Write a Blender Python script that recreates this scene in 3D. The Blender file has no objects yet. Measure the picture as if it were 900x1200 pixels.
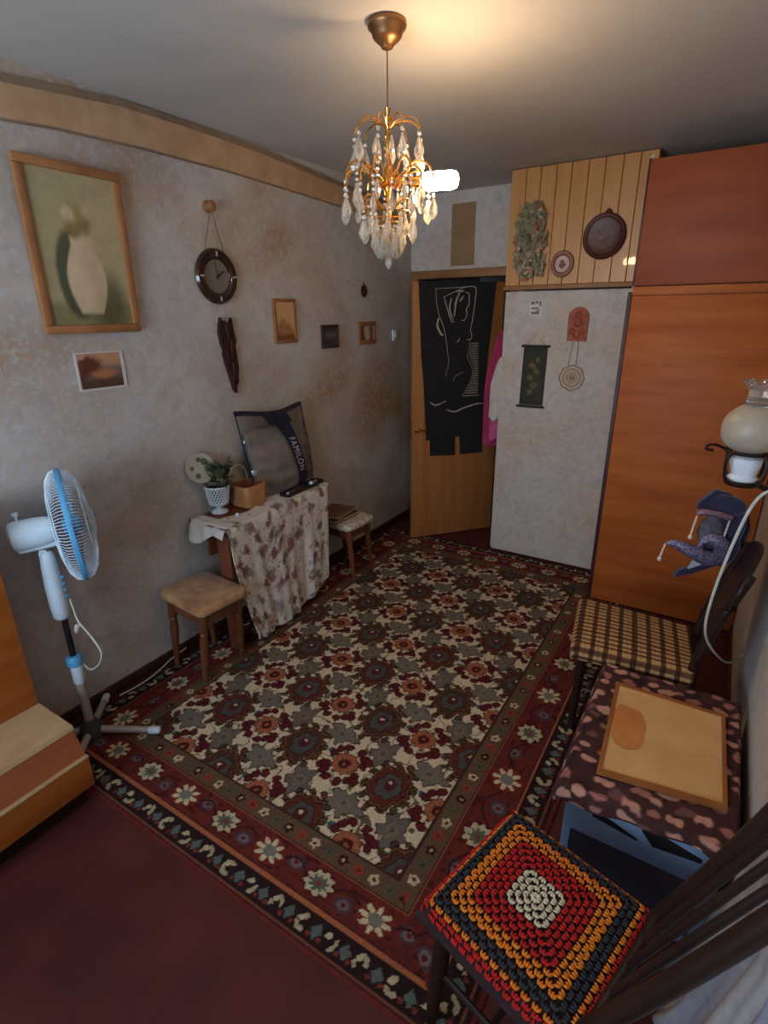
import bpy, bmesh, math, random
import numpy as np
from mathutils import Vector, Matrix

SC = bpy.context.scene
COL = SC.collection
PI = math.pi
random.seed(7)
RNG = np.random.default_rng(11)

# ------------------------------------------------------------------ camera
_yaw, _pit, _rol = 0.5634, -0.3542, -0.0113
_F = Vector((-math.sin(_yaw)*math.cos(_pit), math.cos(_yaw)*math.cos(_pit), math.sin(_pit)))
_r = Vector((math.cos(_yaw), math.sin(_yaw), 0))
_u = _r.cross(_F)
_R = _r*math.cos(_rol) + _u*math.sin(_rol)
_U = -_r*math.sin(_rol) + _u*math.cos(_rol)
cam = bpy.data.cameras.new('camera')
cam.sensor_fit = 'VERTICAL'
cam.sensor_height = 24.0
cam.lens = 629.2751/1200*24.0
cam.clip_start = 0.02
cam_o = bpy.data.objects.new('camera', cam)
COL.objects.link(cam_o)
cam_o.matrix_world = Matrix(((_R.x, _U.x, -_F.x, 2.3462), (_R.y, _U.y, -_F.y, -0.2218), (_R.z, _U.z, -_F.z, 1.785), (0, 0, 0, 1)))
SC.camera = cam_o

# ------------------------------------------------------------------ world, daylight, exposure
SC.view_settings.view_transform = 'Standard'
SC.view_settings.look = 'None'
SC.view_settings.exposure = 0.0
SC.view_settings.gamma = 1.0
SC.view_settings.use_curve_mapping = False
BULB_STRENGTH = 215.0
W = bpy.data.worlds.new('overcast_sky')
SC.world = W
W.use_nodes = True
W.node_tree.nodes['Background'].inputs['Color'].default_value = (0.55, 0.72, 1.0, 1)
W.node_tree.nodes['Background'].inputs['Strength'].default_value = 0.6
_l = bpy.data.lights.new('window_daylight', 'AREA')
_l.shape = 'RECTANGLE'; _l.size = 1.5; _l.size_y = 1.3
_l.energy = 92.0
_l.color = (0.64, 0.81, 1.0)
_lo = bpy.data.objects.new('window_daylight', _l)
COL.objects.link(_lo)
_lo.location = (1.15, -1.60, 1.60)
_lo.rotation_euler = (PI/2+.62, 0, 0)      # shines into the room (+y)

# ------------------------------------------------------------------ materials
def lin(c):
    out = []
    for v in c[:3]:
        v = v/255.0
        out.append(v/12.92 if v <= 0.04045 else ((v+0.055)/1.055)**2.4)
    return tuple(out)

def lin4(c): return lin(c) + (1.0,)

def M(name, c1, c2=None, scale=6.0, detail=5.0, rough=0.55, bump=0.0, bscale=60.0, metal=0.0, stretch=(1, 1, 1),
      spec=0.5, coat=0.0, trans=0.0, ior=1.45, alpha=1.0, lo=0.35, hi=0.65, dist=0.0, sheen=0.0):
    m = bpy.data.materials.new(name); m.use_nodes = True
    nt = m.node_tree; N = nt.nodes; Lk = nt.links
    b = N['Principled BSDF']
    b.inputs['Roughness'].default_value = rough
    b.inputs['Metallic'].default_value = metal
    b.inputs['Specular IOR Level'].default_value = spec
    b.inputs['Coat Weight'].default_value = coat
    b.inputs['Transmission Weight'].default_value = trans
    b.inputs['IOR'].default_value = ior
    b.inputs['Alpha'].default_value = alpha
    b.inputs['Sheen Weight'].default_value = sheen
    b.inputs['Base Color'].default_value = lin4(c1)
    tc = N.new('ShaderNodeTexCoord'); mp = N.new('ShaderNodeMapping')
    mp.inputs['Scale'].default_value = stretch
    Lk.new(tc.outputs['Object'], mp.inputs['Vector'])
    if c2 is not None:
        nz = N.new('ShaderNodeTexNoise'); nz.inputs['Scale'].default_value = scale
        nz.inputs['Detail'].default_value = detail; nz.inputs['Distortion'].default_value = dist
        Lk.new(mp.outputs['Vector'], nz.inputs['Vector'])
        r = N.new('ShaderNodeValToRGB')
        r.color_ramp.elements[0].position = lo; r.color_ramp.elements[0].color = lin4(c1)
        r.color_ramp.elements[1].position = hi; r.color_ramp.elements[1].color = lin4(c2)
        Lk.new(nz.outputs['Fac'], r.inputs['Fac'])
        Lk.new(r.outputs['Color'], b.inputs['Base Color'])
    if bump:
        n2 = N.new('ShaderNodeTexNoise'); n2.inputs['Scale'].default_value = bscale; n2.inputs['Detail'].default_value = 4
        Lk.new(mp.outputs['Vector'], n2.inputs['Vector'])
        bp = N.new('ShaderNodeBump'); bp.inputs['Strength'].default_value = bump; bp.inputs['Distance'].default_value = 0.004
        Lk.new(n2.outputs['Fac'], bp.inputs['Height'])
        Lk.new(bp.outputs['Normal'], b.inputs['Normal'])
    return m

def MV(name, rough=0.8, bump=0.3, bscale=300.0, spec=0.3, var=0.25, vscale=40.0, coat=0.0):
    """Colour from the printed/woven pattern stored on the mesh, with fine fibre noise on top."""
    m = bpy.data.materials.new(name); m.use_nodes = True
    nt = m.node_tree; N = nt.nodes; Lk = nt.links
    b = N['Principled BSDF']
    b.inputs['Roughness'].default_value = rough; b.inputs['Specular IOR Level'].default_value = spec
    b.inputs['Coat Weight'].default_value = coat
    at = N.new('ShaderNodeAttribute'); at.attribute_name = 'Col'
    tc = N.new('ShaderNodeTexCoord')
    nz = N.new('ShaderNodeTexNoise'); nz.inputs['Scale'].default_value = vscale; nz.inputs['Detail'].default_value = 6
    Lk.new(tc.outputs['Object'], nz.inputs['Vector'])
    mr = N.new('ShaderNodeMapRange'); mr.inputs['From Min'].default_value = 0.25; mr.inputs['From Max'].default_value = 0.75
    mr.inputs['To Min'].default_value = 1.0-var; mr.inputs['To Max'].default_value = 1.0+var*0.5
    Lk.new(nz.outputs['Fac'], mr.inputs['Value'])
    mx = N.new('ShaderNodeMix'); mx.data_type = 'RGBA'; mx.blend_type = 'MULTIPLY'; mx.inputs['Factor'].default_value = 1.0
    Lk.new(at.outputs['Color'], mx.inputs['A']); Lk.new(mr.outputs['Result'], mx.inputs['B'])
    Lk.new(mx.outputs['Result'], b.inputs['Base Color'])
    if bump:
        n2 = N.new('ShaderNodeTexNoise'); n2.inputs['Scale'].default_value = bscale; n2.inputs['Detail'].default_value = 3
        Lk.new(tc.outputs['Object'], n2.inputs['Vector'])
        bp = N.new('ShaderNodeBump'); bp.inputs['Strength'].default_value = bump; bp.inputs['Distance'].default_value = 0.003
        Lk.new(n2.outputs['Fac'], bp.inputs['Height']); Lk.new(bp.outputs['Normal'], b.inputs['Normal'])
    return m

def MWALL(name, base, warm, cool, s1=1.6, s2=14.0):
    """Mottled stucco-print wallpaper: two scales of blotches and a fine emboss."""
    m = bpy.data.materials.new(name); m.use_nodes = True
    nt = m.node_tree; N = nt.nodes; Lk = nt.links
    b = N['Principled BSDF']; b.inputs['Roughness'].default_value = 0.75; b.inputs['Specular IOR Level'].default_value = 0.25
    tc = N.new('ShaderNodeTexCoord')
    def noise(sc, det, dist=0.0, off=0.0):
        mp = N.new('ShaderNodeMapping'); mp.inputs['Location'].default_value = (off, off*1.7, off*0.6)
        Lk.new(tc.outputs['Object'], mp.inputs['Vector'])
        n = N.new('ShaderNodeTexNoise'); n.inputs['Scale'].default_value = sc; n.inputs['Detail'].default_value = det
        n.inputs['Distortion'].default_value = dist
        Lk.new(mp.outputs['Vector'], n.inputs['Vector']); return n
    def ramp(n, a, bb):
        r = N.new('ShaderNodeMapRange'); r.inputs['From Min'].default_value = a; r.inputs['From Max'].default_value = bb
        Lk.new(n.outputs['Fac'], r.inputs['Value']); return r
    def mix(fac, A, B):
        x = N.new('ShaderNodeMix'); x.data_type = 'RGBA'
        Lk.new(fac, x.inputs['Factor'])
        if isinstance(A, tuple): x.inputs['A'].default_value = A
        else: Lk.new(A, x.inputs['A'])
        if isinstance(B, tuple): x.inputs['B'].default_value = B
        else: Lk.new(B, x.inputs['B'])
        return x.outputs['Result']
    big = ramp(noise(s1, 5, 0.6), 0.44, 0.68)
    med = ramp(noise(s2, 7, 0.8, 3.1), 0.42, 0.66)
    fin = ramp(noise(s2*3.2, 6, 0.3, 7.7), 0.5, 0.75)
    c = mix(big.outputs['Result'], lin4(base), lin4(warm))
    dk = tuple(int(v*0.86) for v in base)
    sc = N.new('ShaderNodeMath'); sc.operation = 'MULTIPLY'; sc.inputs[1].default_value = 0.6
    Lk.new(med.outputs['Result'], sc.inputs[0])
    c = mix(sc.outputs[0], c, lin4(dk))
    sc2 = N.new('ShaderNodeMath'); sc2.operation = 'MULTIPLY'; sc2.inputs[1].default_value = 0.6
    Lk.new(fin.outputs['Result'], sc2.inputs[0])
    c = mix(sc2.outputs[0], c, lin4(cool))
    Lk.new(c, b.inputs['Base Color'])
    n3 = noise(95, 5, 0.4)
    bp = N.new('ShaderNodeBump'); bp.inputs['Strength'].default_value = 0.28; bp.inputs['Distance'].default_value = 0.004
    Lk.new(n3.outputs['Fac'], bp.inputs['Height']); Lk.new(bp.outputs['Normal'], b.inputs['Normal'])
    return m

def MGLOW(name, col, strength):
    m = bpy.data.materials.new(name); m.use_nodes = True
    b = m.node_tree.nodes['Principled BSDF']
    b.inputs['Base Color'].default_value = (0.9, 0.85, 0.75, 1)
    b.inputs['Emission Color'].default_value = (*col, 1); b.inputs['Emission Strength'].default_value = strength
    return m

def MVINYL(name, tint, opac):
    m = bpy.data.materials.new(name); m.use_nodes = True
    nt = m.node_tree; N = nt.nodes; Lk = nt.links
    out = N['Material Output']; N.remove(N['Principled BSDF'])
    tr = N.new('ShaderNodeBsdfTransparent'); tr.inputs['Color'].default_value = lin4(tint)
    gl = N.new('ShaderNodeBsdfGlossy'); gl.inputs['Roughness'].default_value = 0.12
    ad = N.new('ShaderNodeMath'); ad.operation = 'ADD'; ad.inputs[1].default_value = opac
    tc = N.new('ShaderNodeTexCoord')
    n2 = N.new('ShaderNodeTexNoise'); n2.inputs['Scale'].default_value = 9; n2.inputs['Detail'].default_value = 3; n2.inputs['Distortion'].default_value = 1.2
    Lk.new(tc.outputs['Object'], n2.inputs['Vector'])
    bp = N.new('ShaderNodeBump'); bp.inputs['Strength'].default_value = 0.9; bp.inputs['Distance'].default_value = 0.03
    Lk.new(n2.outputs['Fac'], bp.inputs['Height']); Lk.new(bp.outputs['Normal'], gl.inputs['Normal'])
    mx = N.new('ShaderNodeMixShader')
    ad.inputs[0].default_value = .07; Lk.new(ad.outputs[0], mx.inputs[0]); Lk.new(tr.outputs[0], mx.inputs[1]); Lk.new(gl.outputs[0], mx.inputs[2])
    Lk.new(mx.outputs[0], out.inputs['Surface'])
    return m

MAT = {
    'wall_left': MWALL('stucco_wallpaper', (192, 184, 177), (164, 128, 90), (184, 196, 210), s1=1.35),  # warm blotches: partly the paper's mottling, partly wall shade put into the colour
    'wall_pale': MWALL('pale_wallpaper', (196, 188, 180), (196, 170, 146), (196, 202, 212), s1=2.2),
    'border': M('wallpaper_border', (178, 140, 104), (196, 160, 124), scale=9, rough=.75, bump=.2, bscale=120),
    'border_edge': M('border_edge', (128, 104, 84), (146, 122, 98), scale=14, rough=.8),
    'ceiling': M('whitewash', (182, 175, 168), (189, 183, 177), scale=2, rough=.9, bump=.15, bscale=90),
    'floor': M('maroon_floor_covering', (72, 29, 27), (86, 36, 33), scale=4, rough=.62, bump=.3, bscale=260, spec=.35),
    'dark_wood': M('dark_brown_wood', (52, 30, 22), (72, 42, 28), scale=5, stretch=(3, 3, .6), rough=.45, bump=.1),
    'black_wood': M('near_black_wood', (34, 20, 17), (48, 28, 22), scale=5, stretch=(2, 2, .5), rough=.4, bump=.1),
    'purple_edge': M('edge_strip', (58, 32, 38), (72, 40, 46), scale=8, rough=.5),
    'veneer': M('orange_veneer', (158, 78, 32), (180, 100, 44), scale=3.2, detail=8, stretch=(.6, 3, 5.5), rough=.5, spec=.25, bump=.04, lo=.3, hi=.7),
    'veneer_red': M('reddish_veneer', (136, 66, 40), (156, 82, 50), scale=2.6, detail=8, stretch=(.6, 3, 3.5), rough=.52, spec=.25, bump=.04, lo=.3, hi=.7),
    'veneer_chest': M('chest_veneer', (158, 86, 34), (184, 108, 46), scale=2.6, detail=8, stretch=(4, .5, 5), rough=.4, bump=.04, lo=.3, hi=.7),
    'chest_front': M('chest_front_veneer', (132, 68, 34), (152, 84, 44), scale=2.6, detail=8, stretch=(4, .5, 5), rough=.4, bump=.04, lo=.3, hi=.7),
    'chest_top': M('beige_top', (176, 142, 100), (190, 158, 116), scale=20, stretch=(1, .4, 1), rough=.5),
    'door_wood': M('door_veneer', (150, 96, 50), (168, 112, 62), scale=4, detail=8, stretch=(5, 5, .45), rough=.4, bump=.04),
    'frame_brown': M('door_frame_paint', (140, 96, 56), (154, 108, 66), scale=6, stretch=(2, 2, 1), rough=.55),
    'pine': M('pine_board', (200, 148, 88), (186, 130, 74), scale=3.5, detail=8, stretch=(6, 6, .35), rough=.38, coat=.15, lo=.3, hi=.72, dist=.6),
    'pine_dark': M('pine_groove', (170, 116, 64), (180, 126, 72), scale=6, stretch=(5, 5, .5), rough=.5),
    'stool_wood': M('stool_wood', (98, 54, 30), (118, 68, 40), scale=5, stretch=(3, 3, .7), rough=.42, bump=.06),
    'stool_cover': M('stool_upholstery', (200, 154, 106), (140, 92, 56), scale=7, detail=6, rough=.85, bump=.5, bscale=220, sheen=.2),
    'table_wood': M('table_wood', (104, 54, 36), (122, 66, 44), scale=5, stretch=(2, 2, .6), rough=.4),
    'frame_tan': M('picture_frame_wood', (144, 94, 56), (162, 110, 68), scale=8, rough=.42, bump=.05),
    'frame_dark': M('dark_frame', (52, 44, 38), (70, 58, 48), scale=9, rough=.5),
    'white_paint': M('white_plastic', (206, 214, 222), rough=.35),
    'fan_white': M('fan_plastic', (206, 222, 234), rough=.32),
    'fan_blue': M('fan_blue_plastic', (88, 164, 212), rough=.3),
    'fan_blade': M('fan_blade_plastic', (130, 180, 214), rough=.2, trans=.35),
    'fan_tube': M('fan_tube', (176, 164, 156), rough=.35, metal=.2),
    'dark_metal': M('dark_metal', (52, 48, 50), rough=.4, metal=.7),
    'hub': M('hub_plastic', (64, 62, 62), rough=.55),
    'cable': M('white_cable', (206, 204, 194), rough=.45),
    'brass': M('brass', (214, 158, 74), rough=.25, metal=1.0),
    'gold': M('gilt_metal', (232, 172, 92), rough=.22, metal=1.0),
    'bronze': M('aged_brass', (150, 108, 70), (120, 84, 56), scale=10, rough=.38, metal=.85),
    'crystal': M('cut_crystal', (252, 244, 230), rough=.06, trans=.80, ior=1.5),
    'bulb': MGLOW('lit_bulb', (1.0, 0.70, 0.40), BULB_STRENGTH),
    'iron': M('wrought_iron', (44, 30, 24), rough=.5, metal=.6),
    'frosted': M('frosted_shade', (186, 172, 152), (170, 154, 134), scale=6, rough=.42, trans=.25, bump=.05),
    'clear_glass': M('clear_glass', (240, 236, 230), rough=.06, trans=.92, ior=1.45),
    'porcelain': M('porcelain', (216, 220, 228), rough=.18, coat=.4),
    'black_cloth': M('black_cloth', (22, 20, 21), (30, 27, 27), scale=30, rough=.85),
    'chalk': M('white_print', (190, 180, 168), (150, 140, 130), scale=60, rough=.8),
    'chalk_grey': M('grey_print', (128, 120, 110), (96, 90, 82), scale=60, rough=.8),
    'pink': M('magenta_cloth', (176, 40, 92), (150, 30, 76), scale=12, rough=.8, bump=.3, sheen=.2),
    'pink_light': M('pink_cloth', (196, 92, 138), (180, 76, 122), scale=12, rough=.8, bump=.3),
    'white_cloth': M('white_cloth', (206, 200, 192), (192, 184, 176), scale=14, rough=.85, bump=.3),
    'lace': M('lace_cover', (206, 196, 176), (150, 136, 108), scale=55, rough=.9, bump=.6, bscale=160, lo=.45, hi=.62),
    'paper_brown': M('brown_paper', (140, 108, 76), (152, 120, 88), scale=6, rough=.85),
    'paper': M('aged_paper', (196, 168, 124), (184, 152, 106), scale=10, rough=.8),
    'paper_white': M('white_paper', (204, 200, 194), rough=.8),
    'ink': M('grey_ink', (120, 116, 112), rough=.8),
    'terracotta': M('terracotta_relief', (168, 84, 54), (140, 64, 42), scale=22, rough=.6, bump=.9, bscale=60),
    'doily': M('lace_thread', (150, 118, 96), (166, 134, 110), scale=30, rough=.9),
    'doily_light': M('lace_thread_light', (196, 180, 164), rough=.9),
    'rope': M('twine', (112, 92, 70), rough=.9),
    'scroll_green': M('scroll_fabric', (44, 46, 36), (64, 60, 40), scale=16, rough=.8),
    'scroll_dark': M('scroll_ends', (34, 36, 32), (46, 46, 40), scale=14, rough=.7),
    'scroll_gold': M('scroll_gold', (104, 90, 48), (82, 76, 46), scale=20, rough=.7),
    'brown_plate': M('carved_dark_wood', (66, 31, 24), (80, 40, 30), scale=16, rough=.42, bump=.4, bscale=50),
    'plate_trim': M('carved_trim', (126, 78, 56), (108, 64, 46), scale=18, rough=.5),
    'oval_frame': M('oval_wood', (136, 80, 50), (118, 66, 42), scale=12, rough=.42),
    'pinkish': M('pinkish_paper', (206, 178, 172), (190, 158, 152), scale=12, rough=.7),
    'dark_red': M('dark_red_print', (120, 72, 66), (142, 96, 88), scale=40, rough=.8),
    'dried_green': M('dried_leaf', (112, 112, 88), (138, 132, 106), scale=12, rough=.9),
    'dried_grey': M('dried_grass', (156, 148, 126), (132, 124, 104), scale=12, rough=.9),
    'dried_pink': M('dried_petal', (178, 124, 104), (158, 100, 84), scale=12, rough=.9),
    'dried_cream': M('dried_cream', (196, 172, 138), (176, 150, 116), scale=12, rough=.9),
    'carving': M('charred_wood', (48, 22, 18), (66, 32, 26), scale=12, stretch=(1, 1, .3), rough=.55, bump=.8, bscale=50),
    'clock_rim': M('dark_lacquer', (44, 28, 24), (58, 38, 32), scale=10, rough=.22, coat=.4),
    'clock_glass': M('smoky_glass', (112, 104, 98), (128, 120, 112), scale=4, rough=.12, spec=.7),
    'knob_wood': M('turned_wood', (146, 100, 66), rough=.4),
    'leaf_green': M('plant_leaf', (74, 84, 56), (96, 100, 66), scale=18, rough=.6),
    'leaf_pale': M('plant_bud', (156, 140, 116), (136, 116, 96), scale=18, rough=.7),
    'soil': M('dark_soil', (40, 30, 26), (54, 40, 34), scale=30, rough=.95, bump=.8),
    'plate_white': M('painted_plate', (186, 182, 166), (168, 164, 148), scale=6, rough=.3),
    'plate_green': M('plate_paint', (104, 112, 86), (82, 92, 70), scale=20, rough=.4),
    'birch': M('birch_bark', (186, 134, 82), (160, 106, 62), scale=14, rough=.6, bump=.4),
    'birch_dark': M('birch_inside', (120, 74, 44), (136, 86, 52), scale=10, rough=.7),
    'duvet': M('quilted_filling', (150, 142, 134), (118, 112, 108), scale=5, rough=.9, bump=.6, bscale=18),
    'vinyl': MVINYL('clear_vinyl', (242, 240, 238), 0.03),
    'navy': M('navy_trim', (24, 26, 48), (30, 32, 56), scale=20, rough=.55),
    'letter_white': M('white_letters', (206, 206, 206), rough=.6),
    'black_plastic': M('black_plastic', (26, 24, 24), (38, 34, 32), scale=30, rough=.35),
    'silver': M('silver_bits', (206, 204, 200), rough=.3, metal=.5),
    'book_brown': M('book_cover', (98, 62, 42), (116, 76, 52), scale=10, rough=.55),
    'book_dark': M('book_cover_dark', (66, 46, 38), (80, 58, 46), scale=10, rough=.55),
    'pages': M('book_pages', (186, 166, 134), (164, 144, 112), scale=60, stretch=(1, 1, 8), rough=.9),
    'board_paper': M('hardboard', (218, 174, 112), (200, 150, 90), scale=7, detail=7, rough=.7, lo=.3, hi=.75),
    'board_stain': M('hardboard_stain', (200, 132, 72), (188, 114, 58), scale=9, rough=.7),
    'board_frame': M('board_frame', (158, 96, 48), (140, 82, 38), scale=10, rough=.5),
    'crate_blue': M('pale_blue_plastic', (124, 150, 182), (114, 140, 172), scale=6, rough=.4),
    'crate_dark': M('smoky_plastic', (44, 44, 56), (58, 54, 64), scale=4, rough=.3),
    'slot': M('slot_shadow_plastic', (16, 16, 20), rough=.6),
    'velvet': M('navy_velvet', (26, 28, 58), (36, 36, 72), scale=20, rough=.9, sheen=.5),
    'sequin': M('sequin_fabric', (158, 150, 180), (84, 78, 116), scale=160, detail=2, rough=.25, metal=.5, bump=.9, bscale=260, lo=.45, hi=.6),
    'sequin_trim': M('mauve_trim', (150, 118, 128), (110, 84, 104), scale=90, rough=.45, metal=.2, bump=.5),
    'mask_white': M('mask_white', (196, 192, 206), rough=.35),
    'mask_grey': M('mask_face', (64, 60, 72), (96, 92, 104), scale=30, rough=.7, bump=.6, bscale=90),
    'pearl': M('pearl', (226, 206, 190), rough=.2, coat=.5),
    'yarn_white': M('white_yarn', (214, 198, 170), (196, 178, 150), scale=90, rough=.95, bump=.5, bscale=400),
    'yarn_red': M('red_yarn', (192, 28, 24), (166, 20, 20), scale=90, rough=.95, bump=.5, bscale=400),
    'yarn_orange': M('orange_yarn', (226, 130, 34), (206, 108, 26), scale=90, rough=.95, bump=.5, bscale=400),
    'yarn_blue': M('slate_yarn', (54, 56, 60), (42, 44, 50), scale=90, rough=.95, bump=.5, bscale=400),
    'pad': M('seat_pad', (50, 26, 26), (38, 22, 24), scale=40, rough=.95),
    'curtain': M('striped_curtain', (196, 190, 186), (170, 160, 164), scale=5, stretch=(1, 1, .2), rough=.9),
    'knitted': MV('printed_tablecloth', rough=.9, bump=.4, bscale=260, var=.15, vscale=30),
    'rug': MV('wool_pile', rough=.95, bump=.7, bscale=420, var=.35, vscale=130, spec=.15),
    'blanket': MV('fleece_print', rough=.95, bump=.5, bscale=200, var=.25, vscale=60),
    'check': MV('checked_weave', rough=.85, bump=.5, bscale=300, var=.25, vscale=90),
    'print': MV('printed_sheet', rough=.55, bump=0, var=.12, vscale=20),
}

# ------------------------------------------------------------------ object helpers
OFF = {}

def props(o, label=None, cat=None, group=None, kind=None):
    if label: o['label'] = label
    if cat: o['category'] = cat
    if group: o['group'] = group
    if kind: o['kind'] = kind
    return o

def thing(name, label, cat, loc, group=None):
    o = bpy.data.objects.new(name, None)
    o.empty_display_size = 0.05
    COL.objects.link(o)
    o.location = loc
    OFF[o.name] = Vector(loc)
    return props(o, label, cat, group)

def link(name, me, parent=None, off=None):
    """off: world position of the mesh's local origin (verts already relative to it)."""
    o = bpy.data.objects.new(name, me)
    COL.objects.link(o)
    off = Vector(off) if off is not None else Vector((0, 0, 0))
    if parent is not None:
        o.parent = parent
        o.location = off - OFF[parent.name]
    else:
        o.location = off
    OFF[o.name] = off
    return o

def finish(me, smooth):
    if smooth:
        me.shade_smooth()
        me.set_sharp_from_angle(angle=math.radians(smooth))

class MB:
    def __init__(s): s.bm = bmesh.new()
    def box(s, c, d, m=None, bevel=0.0, seg=2):
        b = bmesh.new()
        bmesh.ops.create_cube(b, size=1.0)
        bmesh.ops.scale(b, vec=Vector(d), verts=b.verts)
        if bevel:
            bmesh.ops.bevel(b, geom=b.edges[:], offset=bevel, segments=seg, affect='EDGES', profile=.5)
        mt = Matrix.Translation(Vector(c))
        if m is not None: mt = mt @ m.to_4x4()
        return s.add(b, mt)
    def bb(s, x0, x1, y0, y1, z0, z1, bevel=0.0, seg=2):
        return s.box(((x0+x1)/2, (y0+y1)/2, (z0+z1)/2), (x1-x0, y1-y0, z1-z0), None, bevel, seg)
    def add(s, b, mt=None):
        if mt is not None: bmesh.ops.transform(b, matrix=mt, verts=b.verts)
        me = bpy.data.meshes.new('tmp'); b.to_mesh(me); b.free()
        s.bm.from_mesh(me); bpy.data.meshes.remove(me)
        return s
    def ball(s, c, r, scale=(1, 1, 1), sub=2, m=None):
        b = bmesh.new(); bmesh.ops.create_icosphere(b, subdivisions=sub, radius=r)
        mt = Matrix.Translation(Vector(c))
        if m is not None: mt = mt @ m.to_4x4()
        return s.add(b, mt @ Matrix.Diagonal((*scale, 1)))
    def lathe(s, prof, seg=24, mt=None, cap=True, sx=1.0, sy=1.0):
        bm = s.bm; mt = mt or Matrix.Identity(4); rings = []
        for r, z in prof:
            if r < 1e-5: rings.append([bm.verts.new(mt @ Vector((0, 0, z)))])
            else: rings.append([bm.verts.new(mt @ Vector((r*sx*math.cos(2*PI*k/seg), r*sy*math.sin(2*PI*k/seg), z))) for k in range(seg)])
        for a, b in zip(rings, rings[1:]):
            for k in range(seg):
                k2 = (k+1) % seg
                if len(a) == 1 and len(b) == 1: continue
                if len(a) == 1: bm.faces.new((a[0], b[k2], b[k]))
                elif len(b) == 1: bm.faces.new((a[k], a[k2], b[0]))
                else: bm.faces.new((a[k], a[k2], b[k2], b[k]))
        if cap:
            if len(rings[0]) > 1: bm.faces.new(rings[0][::-1])
            if len(rings[-1]) > 1: bm.faces.new(rings[-1])
        return s
    def tube(s, pts, r, seg=8, closed=False, cap=True):
        bm = s.bm; P = [Vector(p) for p in pts]; n = len(P)
        R = r if isinstance(r, (list, tuple)) else [r]*n
        T = []
        for i in range(n):
            a = P[(i-1) % n] if (closed or i > 0) else P[i]
            b = P[(i+1) % n] if (closed or i < n-1) else P[i]
            T.append((b-a).normalized())
        up = Vector((0, 0, 1)) if abs(T[0].z) < .9 else Vector((1, 0, 0))
        N = T[0].cross(up).normalized(); rings = []
        for i in range(n):
            N = (N - T[i]*N.dot(T[i])).normalized(); B = T[i].cross(N)
            rings.append([bm.verts.new(P[i] + (N*math.cos(2*PI*k/seg) + B*math.sin(2*PI*k/seg))*R[i]) for k in range(seg)])
        rng = range(n) if closed else range(n-1)
        for i in rng:
            a, b = rings[i], rings[(i+1) % n]
            for k in range(seg): bm.faces.new((a[k], a[(k+1) % seg], b[(k+1) % seg], b[k]))
        if cap and not closed:
            bm.faces.new(rings[0][::-1]); bm.faces.new(rings[-1])
        return s
    def prism(s, poly, d, mt):
        """poly in local xy, extruded along local z from 0 to d."""
        bm = s.bm
        a = [bm.verts.new(mt @ Vector((x, y, 0))) for x, y in poly]
        b = [bm.verts.new(mt @ Vector((x, y, d))) for x, y in poly]
        bm.faces.new(a[::-1]); bm.faces.new(b)
        for k in range(len(poly)):
            k2 = (k+1) % len(poly); bm.faces.new((a[k], a[k2], b[k2], b[k]))
        return s
    def quadstrip(s, A, B):
        bm = s.bm
        a = [bm.verts.new(Vector(p)) for p in A]; b = [bm.verts.new(Vector(p)) for p in B]
        for k in range(len(a)-1): bm.faces.new((a[k], a[k+1], b[k+1], b[k]))
        return s
    def build(s, name, mat, parent=None, smooth=40, off=None):
        bmesh.ops.recalc_face_normals(s.bm, faces=s.bm.faces)
        if off is None:
            if parent is not None: off = OFF[parent.name]
            else:
                xs = [v.co for v in s.bm.verts]
                off = Vector(((min(v.x for v in xs)+max(v.x for v in xs))/2, (min(v.y for v in xs)+max(v.y for v in xs))/2, min(v.z for v in xs)))
        off = Vector(off)
        bmesh.ops.translate(s.bm, vec=-off, verts=s.bm.verts)
        me = bpy.data.meshes.new(name); s.bm.to_mesh(me); s.bm.free()
        me.materials.append(mat); finish(me, smooth)
        return link(name, me, parent, off)

def vsurf(name, P, mat, parent=None, C=None, thick=0.0, smooth=60, wrap=False, off=None):
    """A grid surface from an (nu, nv, 3) array of world points, with an optional colour per point."""
    P = np.asarray(P, float); nu, nv = P.shape[:2]
    if off is None:
        off = OFF[parent.name] if parent is not None else Vector((P[..., 0].mean(), P[..., 1].mean(), P[..., 2].min()))
    off = Vector(off)
    co = (P - np.array(off)).reshape(-1, 3).astype(np.float32)
    I = np.arange(nu*nv).reshape(nu, nv)
    if wrap: J = np.concatenate([I, I[:1]], 0)
    else: J = I
    q = np.stack([J[:-1, :-1], J[1:, :-1], J[1:, 1:], J[:-1, 1:]], -1).reshape(-1, 4)
    me = bpy.data.meshes.new(name)
    me.vertices.add(len(co)); me.vertices.foreach_set('co', co.ravel())
    me.loops.add(q.size); me.loops.foreach_set('vertex_index', q.ravel().astype(np.int32))
    me.polygons.add(len(q)); me.polygons.foreach_set('loop_start', np.arange(0, q.size, 4, dtype=np.int32))
    me.update(calc_edges=True); me.validate()
    if C is not None:
        a = me.color_attributes.new('Col', 'FLOAT_COLOR', 'POINT')
        c4 = np.ones((nu*nv, 4), np.float32); c4[:, :3] = np.asarray(C).reshape(-1, 3)
        a.data.foreach_set('color', c4.ravel())
    me.materials.append(mat)
    if smooth: me.shade_smooth()
    o = link(name, me, parent, off)
    if thick:
        md = o.modifiers.new('thickness', 'SOLIDIFY'); md.thickness = thick; md.offset = -1
    return o

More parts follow.
